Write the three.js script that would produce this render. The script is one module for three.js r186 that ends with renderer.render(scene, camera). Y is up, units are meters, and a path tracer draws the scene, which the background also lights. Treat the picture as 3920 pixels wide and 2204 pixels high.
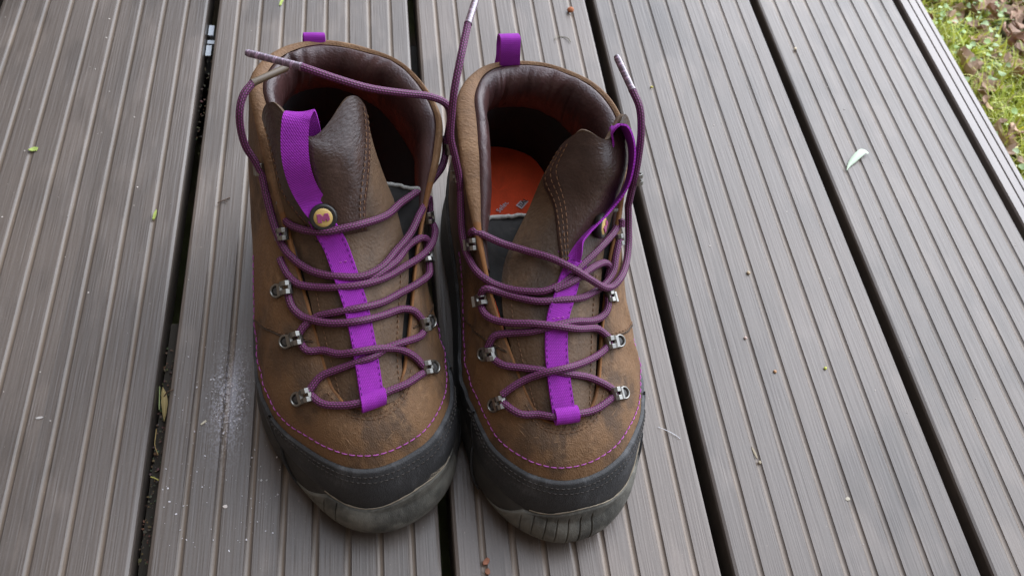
import * as THREE from 'three';
import { mergeGeometries } from 'three/addons/utils/BufferGeometryUtils.js';
import { FontLoader } from 'three/addons/loaders/FontLoader.js';
import { TextGeometry } from 'three/addons/geometries/TextGeometry.js';
const font = await new FontLoader().loadAsync('fonts/droid/droid_sans_bold.typeface.json');

// ------------------------------------------------------------------ camera, sky, sun, exposure
const scene = new THREE.Scene();
const camera = new THREE.PerspectiveCamera(34.954, 1024 / 575, 0.01, 120);
camera.rotation.order = 'YXZ';
camera.position.set(0.24358, 0.46096, 0);
camera.rotation.set(-0.92052, -0.31194, 0.25724);
camera.focus = 0.47; camera.userData.fStop = 20;
const renderer = new THREE.WebGLRenderer({ antialias: true });
renderer.toneMapping = THREE.LinearToneMapping;
renderer.toneMappingExposure = 1.95;
renderer.shadowMap.enabled = true;

const SUN = new THREE.Vector3(0.64, 0.56, -0.58).normalize();
{ // an overcast sky, brighter where the sun stands behind the cloud
  const W = 256, H = 128, d = new Float32Array(W * H * 4), v = new THREE.Vector3();
  for (let j = 0; j < H; j++) for (let i = 0; i < W; i++) {
    const th = (1 - (j + 0.5) / H) * Math.PI, ph = ((i + 0.5) / W - 0.5) * 2 * Math.PI;
    v.set(Math.cos(ph) * Math.sin(th), Math.cos(th), Math.sin(ph) * Math.sin(th));
    const up = Math.max(v.y, 0), c = v.dot(SUN);
    let L = v.y > 0 ? 0.16 + 0.50 * up * up : 0.20 * Math.exp(v.y * 6);
    L += v.y > -0.15 ? 1.35 * Math.exp((c - 1) * 2.2) + 1.7 * Math.exp((c - 1) * 8) : 0;
    const cool = Math.max(0, 1 - Math.exp((c - 1) * 2));
    d.set([L * (0.91 - 0.06 * cool), L * (0.99 - 0.02 * cool), L * (1.13 + 0.05 * cool), 1], (j * W + i) * 4);
  }
  const t = new THREE.DataTexture(d, W, H, THREE.RGBAFormat, THREE.FloatType);
  t.mapping = THREE.EquirectangularReflectionMapping; t.magFilter = THREE.LinearFilter; t.minFilter = THREE.LinearFilter;
  t.needsUpdate = true;
  scene.background = t; scene.environment = t;
}
const sun = new THREE.DirectionalLight(0xfff2e2, 0.5);
sun.position.copy(SUN).multiplyScalar(8).add(new THREE.Vector3(0.3, 0, -0.3));
sun.target.position.set(0.3, 0, -0.3);
sun.castShadow = true; sun.shadow.radius = 90; sun.shadow.mapSize.set(2048, 2048);
Object.assign(sun.shadow.camera, { left: -1.5, right: 1.5, top: 1.5, bottom: -1.5, near: 1, far: 16 });
scene.add(sun, sun.target);

// ------------------------------------------------------------------ helpers
const R32 = seed => () => { seed |= 0; seed = seed + 0x6D2B79F5 | 0; let t = Math.imul(seed ^ seed >>> 15, 1 | seed); t = t + Math.imul(t ^ t >>> 7, 61 | t) ^ t; return ((t ^ t >>> 14) >>> 0) / 4294967296; };
const lerp = (a, b, t) => a + (b - a) * t, clamp = (x, a = 0, b = 1) => Math.min(b, Math.max(a, x));
const sstep = (a, b, x) => { const t = clamp((x - a) / (b - a)); return t * t * (3 - 2 * t); };
const hash = (x, y, s) => { let h = Math.imul(x, 374761393) ^ Math.imul(y, 668265263) ^ Math.imul(s, 1274126177); h = Math.imul(h ^ h >>> 13, 1274126177); return ((h ^ h >>> 16) >>> 0) / 4294967296; };
function vn(x, y, s = 1, px = 0, py = 0) { // value noise, periodic when px / py are given
  const xi = Math.floor(x), yi = Math.floor(y), fx = x - xi, fy = y - yi, u = fx * fx * (3 - 2 * fx), v = fy * fy * (3 - 2 * fy);
  const m = (a, p) => p ? ((a % p) + p) % p : a;
  const a = hash(m(xi, px), m(yi, py), s), b = hash(m(xi + 1, px), m(yi, py), s), c = hash(m(xi, px), m(yi + 1, py), s), e = hash(m(xi + 1, px), m(yi + 1, py), s);
  return lerp(lerp(a, b, u), lerp(c, e, u), v);
}
const fbm = (x, y, s, o = 4, p = 0) => { let r = 0, a = 0.5, f = 1; for (let i = 0; i < o; i++) { r += a * vn(x * f, y * f, s + i, p * f, p * f); a *= 0.5; f *= 2; } return r / (1 - Math.pow(0.5, o)); };
const srgb = c => { c = clamp(c); return c <= 0.0031308 ? c * 12.92 * 255 : (1.055 * Math.pow(c, 1 / 2.4) - 0.055) * 255; };
function tex(w, h, fn, color = true, repeat = [1, 1]) { // fn(u, v) -> [r, g, b] linear or one number
  const d = new Uint8Array(w * h * 4);
  for (let j = 0; j < h; j++) for (let i = 0; i < w; i++) {
    let c = fn((i + 0.5) / w, (j + 0.5) / h); if (!Array.isArray(c)) c = [c, c, c];
    const k = (j * w + i) * 4; for (let q = 0; q < 3; q++) d[k + q] = color ? srgb(c[q]) : clamp(c[q]) * 255; d[k + 3] = 255;
  }
  const t = new THREE.DataTexture(d, w, h); t.wrapS = t.wrapT = THREE.RepeatWrapping; t.magFilter = THREE.LinearFilter; t.minFilter = THREE.LinearMipmapLinearFilter; t.generateMipmaps = true;
  if (color) t.colorSpace = THREE.SRGBColorSpace; t.repeat.set(...repeat); t.needsUpdate = true; return t;
}
const std = (o, phys) => new (phys ? THREE.MeshPhysicalMaterial : THREE.MeshStandardMaterial)({ side: THREE.DoubleSide, ...o });
const rgb = (r, g, b) => new THREE.Color().setRGB(r, g, b);
const used = {};
const numbered = n => { const k = used[n] = (used[n] ?? -1) + 1; return k ? `${n}_${String(k).padStart(3, '0')}` : n; };
function mesh(name, geo, mat, parent) {
  const m = new THREE.Mesh(geo, mat); m.castShadow = m.receiveShadow = true; m.name = parent ? name : numbered(name);
  (parent || scene).add(m); return m;
}
function tag(o, label, category, group, kind) { o.userData.label = label; if (category) o.userData.category = category; if (group) o.userData.group = group; if (kind) o.userData.kind = kind; return o; }
function thing(name, label, category, group) { const g = new THREE.Group(); g.name = numbered(name); scene.add(g); return tag(g, label, category, group); }
const V = (x, y, z) => new THREE.Vector3(x, y, z);
const mm = a => V(a[0] / 1000, a[1] / 1000, a[2] / 1000);
// a surface fn(s, t) -> Vector3 in metres; uv(s, t) in metres
function gridGeo(fn, ns, nt, uv = (s, t) => [s, t], color) {
  const P = [], U = [], C = [], I = [];
  for (let j = 0; j <= nt; j++) for (let i = 0; i <= ns; i++) {
    const s = i / ns, t = j / nt, p = fn(s, t); P.push(p.x, p.y, p.z); U.push(...uv(s, t)); if (color) C.push(...color(s, t));
    if (i < ns && j < nt) { const a = j * (ns + 1) + i; I.push(a, a + 1, a + ns + 2, a, a + ns + 2, a + ns + 1); }
  }
  const g = new THREE.BufferGeometry(); g.setAttribute('position', new THREE.Float32BufferAttribute(P, 3)); g.setAttribute('uv', new THREE.Float32BufferAttribute(U, 2));
  if (color) g.setAttribute('color', new THREE.Float32BufferAttribute(C, 3));
  g.setIndex(I); g.computeVertexNormals();
  // a surface closed in s: average the seam's normals
  const a = V().fromBufferAttribute(g.attributes.position, 0), b = V().fromBufferAttribute(g.attributes.position, ns);
  if (a.distanceTo(b) < 1e-7) { const N = g.attributes.normal; for (let j = 0; j <= nt; j++) { const k = j * (ns + 1); const n = V().fromBufferAttribute(N, k).add(V().fromBufferAttribute(N, k + ns)).normalize(); N.setXYZ(k, n.x, n.y, n.z); N.setXYZ(k + ns, n.x, n.y, n.z); } }
  return g;
}
const cr = (a, b, c, d, t) => 0.5 * (2 * b + (c - a) * t + (2 * a - 5 * b + 4 * c - d) * t * t + (3 * b - a - 3 * c + d) * t * t * t);
// closed station curves: pts are numbers or [x, y, z]; x is a station number (fractional, periodic)
function ring(p) {
  const n = p.length, m = i => p[((i % n) + n) % n];
  return x => { const i = Math.floor(x), t = x - i, a = m(i - 1), b = m(i), c = m(i + 1), d = m(i + 2); return typeof b === 'number' ? cr(a, b, c, d, t) : V(cr(a[0], b[0], c[0], d[0], t), cr(a[1], b[1], c[1], d[1], t), cr(a[2], b[2], c[2], d[2], t)); };
}
// open control net: rows of equal numbers of [x, y, z]; s across 0..1, t along the rows 0..1
function net(rows) {
  const nr = rows.length - 1, nc = rows[0].length - 1;
  const get = (j, i) => { j = clamp(j, 0, nr); i = clamp(i, 0, nc); return rows[j][i]; };
  return (s, t) => {
    const x = clamp(s) * nc, i = Math.min(Math.floor(x), nc - 1), fx = x - i, y = clamp(t) * nr, j = Math.min(Math.floor(y), nr - 1), fy = y - j, o = [0, 0, 0];
    for (let k = 0; k < 3; k++) { const r = []; for (let q = -1; q < 3; q++) r.push(cr(get(j + q, i - 1)[k], get(j + q, i)[k], get(j + q, i + 1)[k], get(j + q, i + 2)[k], fx)); o[k] = cr(...r, fy); }
    return V(...o);
  };
}
const normalOf = (fn, s, t, e = 0.004) => { const a = fn(s + e, t).sub(fn(s - e, t)), b = fn(s, t + e).sub(fn(s, t - e)); return a.cross(b).normalize(); };
// a round cord through points (metres), uv.x in metres along it, uv.y once round
function cord(points, r, seg = 10, flat = 1, step = 0.0018) {
  const c = new THREE.CatmullRomCurve3(points, false, 'centripetal'), L = c.getLength(), n = Math.max(4, Math.ceil(L / step));
  const F = c.computeFrenetFrames(n, false), P = [], N = [], U = [], I = [];
  for (let i = 0; i <= n; i++) {
    const p = c.getPointAt(i / n), taper = typeof r === 'function' ? r(i / n) : r;
    for (let k = 0; k <= seg; k++) {
      const a = k / seg * 2 * Math.PI, d = F.normals[i].clone().multiplyScalar(Math.cos(a)).addScaledVector(F.binormals[i], Math.sin(a) * flat);
      P.push(p.x + d.x * taper, p.y + d.y * taper, p.z + d.z * taper); d.normalize(); N.push(d.x, d.y, d.z); U.push(i / n * L, k / seg);
      if (i < n && k < seg) { const q = i * (seg + 1) + k; I.push(q, q + 1, q + seg + 2, q, q + seg + 2, q + seg + 1); }
    }
  }
  for (const e of [0, n]) { const b = P.length / 3, p = c.getPointAt(e / n); P.push(p.x, p.y, p.z); N.push(0, 1, 0); U.push(e / n * L, 0.5); for (let k = 0; k < seg; k++) I.push(b, e * (seg + 1) + k, e * (seg + 1) + k + 1); }
  const g = new THREE.BufferGeometry(); g.setAttribute('position', new THREE.Float32BufferAttribute(P, 3)); g.setAttribute('normal', new THREE.Float32BufferAttribute(N, 3)); g.setAttribute('uv', new THREE.Float32BufferAttribute(U, 2)); g.setIndex(I);
  return g;
}
// a woven band: centre line and width directions (metres); a closed box section with rounded look
function band(centre, widths, w, th, n = 60) {
  const c = new THREE.CatmullRomCurve3(centre, false, 'centripetal'), wc = new THREE.CatmullRomCurve3(widths, false, 'centripetal'), L = c.getLength();
  const P = [], U = [], I = [], prof = [[-1, -0.5], [-0.96, 0.5], [0, 0.62], [0.96, 0.5], [1, -0.5], [0, -0.5], [-1, -0.5]];
  for (let i = 0; i <= n; i++) {
    const t = i / n, p = c.getPoint(t), T = c.getTangent(t), W = wc.getPoint(t); W.addScaledVector(T, -W.dot(T)).normalize(); const N = T.clone().cross(W).normalize();
    prof.forEach(([a, b], k) => { P.push(p.x + W.x * a * w / 2 + N.x * b * th, p.y + W.y * a * w / 2 + N.y * b * th, p.z + W.z * a * w / 2 + N.z * b * th); U.push(t * L, a * w / 2); if (i < n && k < 6) { const q = i * 7 + k; I.push(q, q + 7, q + 8, q, q + 8, q + 1); } });
  }
  let g = new THREE.BufferGeometry(); g.setAttribute('position', new THREE.Float32BufferAttribute(P, 3)); g.setAttribute('uv', new THREE.Float32BufferAttribute(U, 2)); g.setIndex(I); g = g.toNonIndexed(); g.computeVertexNormals();
  return g;
}
const merge = list => mergeGeometries(list.map(g => { const h = g.index ? g.toNonIndexed() : g.clone(); for (const k of Object.keys(h.attributes)) if (!['position', 'normal', 'uv'].includes(k)) h.deleteAttribute(k); return h; }));
// short stitches laid along a polyline of {p, n}
function stitches(list, len, gap, r) {
  const out = []; let acc = 0, on = true, start = list[0];
  for (let i = 1; i < list.length; i++) {
    acc += list[i].p.distanceTo(list[i - 1].p);
    if (on && acc >= len) { const a = start.p, b = list[i].p, m = a.clone().lerp(b, 0.5).addScaledVector(list[i].n, r * 0.9); out.push(cord([a, m, b], t => r * (0.55 + 0.45 * Math.sin(Math.PI * clamp(t, 0.08, 0.92))), 5, 1, 0.0008)); on = false; acc = 0; }
    else if (!on && acc >= gap) { on = true; acc = 0; start = list[i]; }
  }
  return merge(out);
}

// ------------------------------------------------------------------ materials
// nubuck leather, tile 0.12 m
const leatherMap = (seed, base, dark, light) => tex(1024, 1024, (u, v) => {
  const a = fbm(u * 6, v * 6, seed, 5, 6), b = fbm(u * 24, v * 24, seed + 9, 4, 24), c = vn(u * 200, v * 200, seed + 20, 200, 200), k = fbm(u * 3, v * 3, seed + 33, 3, 3);
  const d = sstep(0.42, 0.76, a) * 0.65, l = sstep(0.44, 0.78, b) * sstep(0.40, 0.75, k) * 0.35;
  const f = 0.86 + 0.28 * c * 0.6 + 0.2 * (b - 0.5);
  return [0, 1, 2].map(q => lerp(lerp(base[q], dark[q], d), light[q], l) * f);
}, true, [1 / 0.12, 1 / 0.12]);
const grain = tex(512, 512, (u, v) => 0.6 * fbm(u * 48, v * 48, 71, 3, 48) + 0.4 * fbm(u * 9, v * 9, 75, 3, 9), false, [1 / 0.05, 1 / 0.05]);
const M = {};
M.leather = std({ map: leatherMap(3, [0.178, 0.091, 0.037], [0.045, 0.026, 0.015], [0.30, 0.175, 0.085]), roughness: 0.72, bumpMap: grain, bumpScale: 0.0005 });
M.tongueLeather = std({ map: leatherMap(41, [0.102, 0.056, 0.026], [0.036, 0.022, 0.014], [0.20, 0.115, 0.058]), roughness: 0.66, bumpMap: grain, bumpScale: 0.0005 });
M.smooth = std({ map: leatherMap(57, [0.058, 0.031, 0.022], [0.036, 0.019, 0.015], [0.085, 0.049, 0.036]), roughness: 0.35, bumpMap: grain, bumpScale: 0.00035 });
M.lining = std({ map: leatherMap(91, [0.062, 0.026, 0.024], [0.034, 0.015, 0.015], [0.092, 0.043, 0.039]), roughness: 0.38, bumpMap: grain, bumpScale: 0.0003 });
M.rawEdge = std({ map: leatherMap(13, [0.24, 0.10, 0.028], [0.07, 0.035, 0.018], [0.30, 0.15, 0.06]), roughness: 0.85 });
M.fabric = std({ map: tex(256, 256, (u, v) => { const k = 0.5 + 0.5 * vn(u * 128, v * 128, 5, 128, 128), b = fbm(u * 8, v * 8, 8, 3, 8); return [0.010 * k + 0.006 * b, 0.010 * k + 0.006 * b, 0.012 * k + 0.006 * b]; }, true, [40, 40]), roughness: 0.95 });
M.gusset = std({ map: tex(256, 256, (u, v) => { const k = vn(u * 100, v * 100, 15, 100, 100), b = fbm(u * 6, v * 6, 18, 4, 6), q = 0.004 + 0.008 * k * b + 0.014 * sstep(0.55, 0.8, b) * k; return [q * 1.15, q, q * 0.9]; }, true, [30, 30]), roughness: 0.95 });
M.gussetEdge = std({ map: tex(256, 256, (u, v) => { const q = 0.10 + 0.22 * vn(u * 90, v * 90, 35, 90, 90); return [q, q * 0.98, q * 0.9]; }, true, [30, 30]), roughness: 1 });
const rubberBump = tex(512, 512, (u, v) => 0.5 * vn(u * 256, v * 90, 61, 256, 90) + 0.5 * fbm(u * 20, v * 20, 64, 3, 20), false, [20, 20]);
M.rand = std({ map: tex(1024, 1024, (u, v) => { const a = fbm(u * 8, v * 8, 101, 5, 8), s = vn(u * 220, v * 30, 107, 220, 30), q = 0.019 + 0.016 * a + 0.010 * s + 0.040 * sstep(0.58, 0.78, a) * s; return [q, q * 0.99, q * 1.0]; }, true, [10, 10]), roughness: 0.62, bumpMap: rubberBump, bumpScale: 0.0003 });
M.sole = std({ map: tex(512, 512, (u, v) => { const a = fbm(u * 10, v * 10, 131, 5, 10), q = 0.020 + 0.03 * a * a; return [q * 1.15, q * 1.03, q * 0.86]; }, true, [8, 8]), roughness: 0.8 });
M.bumper = std({ map: tex(1024, 1024, (u, v) => { const a = fbm(u * 6, v * 6, 151, 5, 6), b = fbm(u * 40, v * 14, 157, 3, 40), q = 0.050 + 0.085 * sstep(0.3, 0.75, a) + 0.05 * (b - 0.4); return [q * 1.06, q * 1.0, q * 0.82]; }, true, [14, 14]), roughness: 0.82, bumpMap: rubberBump, bumpScale: 0.00025 });
// webbing: u along, v across, in metres
const twill = (u, v) => { const x = u * 20, y = v * 20, d = (x + y) % 1, e = (x * 1.0) % 1; return 0.55 + 0.45 * Math.sin(d * Math.PI) * (0.6 + 0.4 * Math.sin(e * Math.PI)); };
M.webbing = std({ map: tex(512, 512, (u, v) => { const k = twill(u, v), n = fbm(u * 8, v * 8, 171, 4, 8), g = vn(u * 256, v * 256, 172, 256, 256), f = (0.40 + 0.68 * k) * (0.82 + 0.3 * n) * (0.9 + 0.2 * g); return [0.28 * f, 0.013 * f, 0.345 * f]; }, true, [1 / 0.024, 1 / 0.024]), roughness: 0.85, bumpMap: tex(256, 256, (u, v) => twill(u, v), false, [1 / 0.024, 1 / 0.024]), bumpScale: 0.0004 });
// lace braid: tile 5.2 mm along, once round
const braid = (u, v) => { const c = v * 10, l = u * 4; const ci = Math.floor(c), x = c - ci - 0.5, y = ((l + (ci % 2) * 0.5) % 1) - 0.5; return [Math.exp(-(x * x * 16 + y * y * 9)), Math.abs(x), y, ci]; };
M.lace = std({ map: tex(128, 256, (u, v) => { const [k, x, y, ci] = braid(u, v); const d = 1 - 0.82 * sstep(0.28, 0.48, x) * sstep(0.02, 0.3, Math.abs(y)); return [lerp(0.058, 0.29, k) * d, lerp(0.021, 0.034, k) * d, lerp(0.029, 0.23, k) * d]; }, true, [1 / 0.0060, 1]), roughness: 0.6, bumpMap: tex(128, 256, (u, v) => braid(u, v)[0], false, [1 / 0.0060, 1]), bumpScale: 0.00025 });
M.aglet = std({ map: tex(128, 128, (u, v) => { const k = vn(u * 30, v * 6, 181, 30, 6), q = 0.25 + 0.5 * sstep(0.45, 0.8, k); return [0.42 * q, 0.26 * q, 0.36 * q]; }, true, [120, 1]), roughness: 0.22, clearcoat: 1, clearcoatRoughness: 0.15 }, true);
M.agletBrown = std({ color: rgb(0.11, 0.075, 0.04), roughness: 0.5, clearcoat: 0.5, clearcoatRoughness: 0.3 }, true);
M.metal = std({ map: tex(128, 128, (u, v) => { const k = fbm(u * 10, v * 10, 191, 4, 10), q = 0.17 + 0.17 * k; return [q, q * 0.96, q * 0.87]; }, true, [60, 60]), metalness: 1, roughness: 0.36 });
M.rivet = std({ map: tex(128, 128, (u, v) => { const k = fbm(u * 8, v * 8, 193, 4, 8), q = 0.055 + 0.05 * k; return [q * 1.05, q, q * 0.95]; }, true, [60, 60]), metalness: 0.6, roughness: 0.6 });
M.plumThread = std({ color: rgb(0.11, 0.010, 0.16), roughness: 0.8 });
M.purpleThread = std({ color: rgb(0.36, 0.075, 0.31), roughness: 0.7 });
M.brownThread = std({ color: rgb(0.17, 0.085, 0.04), roughness: 0.8 });
M.darkThread = std({ color: rgb(0.05, 0.042, 0.036), roughness: 0.85 });
M.insole = std({ map: tex(256, 256, (u, v) => { const k = vn(u * 128, v * 128, 195, 128, 128), b = fbm(u * 5, v * 5, 197, 4, 5), f = 0.7 + 0.35 * b + 0.15 * k; return [0.84 * f, 0.085 * f, 0.022 * f]; }, true, [20, 20]), roughness: 0.9 });
M.scratch = std({ color: rgb(0.27, 0.16, 0.085), roughness: 0.85 });
M.glue = std({ color: rgb(0.26, 0.215, 0.155), roughness: 0.9 });
M.white = std({ color: rgb(0.62, 0.52, 0.52), roughness: 0.8 });
M.gold = std({ color: rgb(0.60, 0.41, 0.13), roughness: 0.42 });
M.blackPlastic = std({ color: rgb(0.022, 0.020, 0.018), roughness: 0.4 });
M.logoPurple = std({ color: rgb(0.30, 0.055, 0.16), roughness: 0.5 });

// ------------------------------------------------------------------ the deck
const deckEdges = [[-0.3035, -0.159], [-0.152, -0.0045], [0.0025, 0.1447], [0.1522, 0.2960], [0.3028, 0.4458], [0.4528, 0.5985], [0.6060, 0.7442]];
const Z0 = -2.2, Z1 = 1.0;
const boardTex = (seed, smear) => tex(512, 2048, (u, v) => { // 0.15 m x 0.8 m
  const s1 = vn(u * 300, v * 34, seed, 300, 34), s2 = vn(u * 150, v * 14, seed + 1, 150, 14), s3 = vn(u * 60, v * 5, seed + 2, 60, 5), a = fbm(u * 4, v * 18, seed + 3, 4), g = vn(u * 500, v * 1600, seed + 5);
  let q = 0.080 * (0.80 + 0.10 * s1 + 0.08 * s2 + 0.06 * s3 + 0.20 * a + 0.20 * g);
  const w = 0.5 + 0.9 * (fbm(u * 5, v * 22, seed + 8, 3) - 0.5);
  q *= 0.74 + 0.52 * fbm(u * 2.5 + 3, v * 5, seed + 21, 4); q *= 1 - 0.20 * sstep(0.56, 0.72, fbm(u * 5, v * 12 + 7, seed + 31, 4)); q *= 1 + 0.22 * sstep(0.60, 0.76, fbm(u * 8 + 2, v * 16, seed + 35, 4)); let c = [q * (1.22 + 0.05 * w), q * 1.0, q * (0.84 - 0.04 * w)];
  const sp = vn(u * 250, v * 1300, seed + 11); if (sp > 0.985) c = c.map(x => x * 2.1); // dusty specks
  if (smear) { const dx = (u - 0.213) / 0.055, dy = (v - smear) / 0.034, nz = vn(u * 260, v * 900, seed + 14) * 0.75 + 0.25 * s1, k = Math.exp(-dx * dx - dy * dy) * sstep(0.40, 0.66, nz) * 0.9, ex = (u - 0.223) / 0.014, ey = (v - smear - 0.006) / 0.022, k2 = Math.exp(-ex * ex - ey * ey) * (0.55 + 0.6 * nz); c = c.map((x, i) => lerp(x, [0.44, 0.43, 0.47][i], clamp(Math.max(k, k2)))); }
  return c;
}, true, [1 / 0.15, 1 / 0.8]);
const streak = tex(512, 1024, (u, v) => 0.6 * vn(u * 256, v * 24, 301, 256, 24) + 0.4 * vn(u * 90, v * 8, 305, 90, 8), false, [1 / 0.15, 1 / 0.5]);
const boardMats = [0, 1, 2].map(i => std({ color: rgb(...[[1, 1, 1], [1.08, 1.06, 1.05], [0.93, 0.93, 0.94]][i]), map: boardTex(201 + i * 40), roughness: 0.41, bumpMap: streak, bumpScale: 0.00016, vertexColors: true }));
const smearMat = std({ map: boardTex(391, ((0.257 + 0.8) % 0.8) / 0.8), roughness: 0.41, bumpMap: streak, bumpScale: 0.00016, vertexColors: true });
const trimSheenMat = std({ map: boardTex(441), color: rgb(1.7, 1.78, 1.95), roughness: 0.34, vertexColors: true });  // board colour lightened and cooled, sky reflection painted into the base
const boardProfile = w => { // [x, y, tint] across the top, left to right
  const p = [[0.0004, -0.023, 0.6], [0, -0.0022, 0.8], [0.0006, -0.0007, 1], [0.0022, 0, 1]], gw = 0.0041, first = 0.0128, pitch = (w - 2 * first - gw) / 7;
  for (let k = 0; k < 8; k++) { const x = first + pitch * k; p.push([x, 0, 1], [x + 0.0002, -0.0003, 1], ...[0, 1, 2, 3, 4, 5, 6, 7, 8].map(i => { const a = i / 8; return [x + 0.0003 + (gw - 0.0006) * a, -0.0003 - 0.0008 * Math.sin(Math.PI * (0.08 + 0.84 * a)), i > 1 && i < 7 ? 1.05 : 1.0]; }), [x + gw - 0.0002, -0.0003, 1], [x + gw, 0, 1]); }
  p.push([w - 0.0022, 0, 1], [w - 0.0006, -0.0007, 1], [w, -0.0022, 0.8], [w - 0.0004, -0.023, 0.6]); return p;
};
function extrudeProfile(prof, x0, z0, z1, uoff, close = true) {
  const P = [], U = [], C = [], I = [], quad = (a, b) => {
    const k = P.length / 3, dust = c => c > 1.01 ? [1.42, 1.34, 1.20] : [Math.min(c, 1), Math.min(c, 1), Math.min(c, 1)];  // groove beds dusty; lower tints paint shade into sides and trim grooves
    for (const z of [z0, z1]) for (const q of [a, b]) { P.push(x0 + q[0], q[1], z); U.push(q[0] + uoff, -z); C.push(...dust(q[2])); }
    I.push(k, k + 2, k + 1, k + 1, k + 2, k + 3);
  };
  for (let i = 0; i + 1 < prof.length; i++) quad(prof[i], prof[i + 1]);
  if (close) quad(prof[prof.length - 1], prof[0]);
  const g = new THREE.BufferGeometry(); g.setAttribute('position', new THREE.Float32BufferAttribute(P, 3)); g.setAttribute('uv', new THREE.Float32BufferAttribute(U, 2)); g.setAttribute('color', new THREE.Float32BufferAttribute(C, 3)); g.setIndex(I); g.computeVertexNormals(); return g;
}
const deck = new THREE.Group(); deck.name = 'deck'; deck.userData.kind = 'structure'; scene.add(deck);
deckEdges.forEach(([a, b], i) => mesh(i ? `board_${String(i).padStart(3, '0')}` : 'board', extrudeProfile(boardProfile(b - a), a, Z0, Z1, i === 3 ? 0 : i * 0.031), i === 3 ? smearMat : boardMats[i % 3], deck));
{ // edge trim: a narrow strip with two fine grooves, rounded over to a fascia
  const p = [[0, -0.012, 0.6], [0, -0.0016, 0.85], [0.0009, 0, 1], [0.0082, 0, 1], [0.0086, -0.0012, 0.5], [0.0094, -0.0012, 0.5], [0.0098, 0, 1], [0.0164, 0, 1], [0.0168, -0.0012, 0.5], [0.0176, -0.0012, 0.5], [0.0180, 0, 1]];
  for (let k = 0; k <= 6; k++) { const a = k / 6 * Math.PI / 2; p.push([0.0205 + 0.005 * Math.sin(a), -0.005 + 0.005 * Math.cos(a), 1]); }
  p.push([0.0255, -0.085, 1], [0.0205, -0.085, 1], [0.0205, -0.012, 1]);
  mesh('edge_trim', extrudeProfile(p, 0.7508, Z0, Z1, 0.4), trimSheenMat, deck);
}
{ // bearers under the boards
  const woodM = std({ color: rgb(0.03, 0.025, 0.02), roughness: 0.95 });
  for (let k = 0; k < 6; k++) { const g = new THREE.BoxGeometry(1.05, 0.06, 0.045); g.translate(0.225, -0.0545, -1.95 + k * 0.46); mesh(k ? `joist_00${k}` : 'joist', g, woodM, deck); }
  // a board-fixing clip in the gap by the upper left
  const cm = std({ color: rgb(0.42, 0.44, 0.46), metalness: 0.4, roughness: 0.5 }), L = [];
  for (const z of [-0.5795, -0.5565]) { const g = new THREE.BoxGeometry(0.0038, 0.0012, 0.0115); g.translate(0.1472, -0.0105, z); L.push(g); }
  const g = new THREE.BoxGeometry(0.005, 0.010, 0.004); g.translate(0.1478, -0.0165, -0.568); L.push(g);
  mesh('fixing_clip', merge(L), cm, deck);
}

{ // unseen walls left of and behind the camera, placed to darken the deck
  const wm = std({ color: rgb(0.16, 0.12, 0.09), roughness: 0.9 });
  const b = new THREE.BoxGeometry(0.25, 2.9, 5.5); b.translate(-0.45, 1.345, -1.2); const m = mesh('unseen_wall', b, wm); m.userData.kind = 'structure';
  const a = new THREE.BoxGeometry(1.9, 2.9, 0.25); a.translate(0.527, 1.345, 0.56); const m2 = mesh('unseen_wall', a, wm); m2.userData.kind = 'structure';
}
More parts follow.
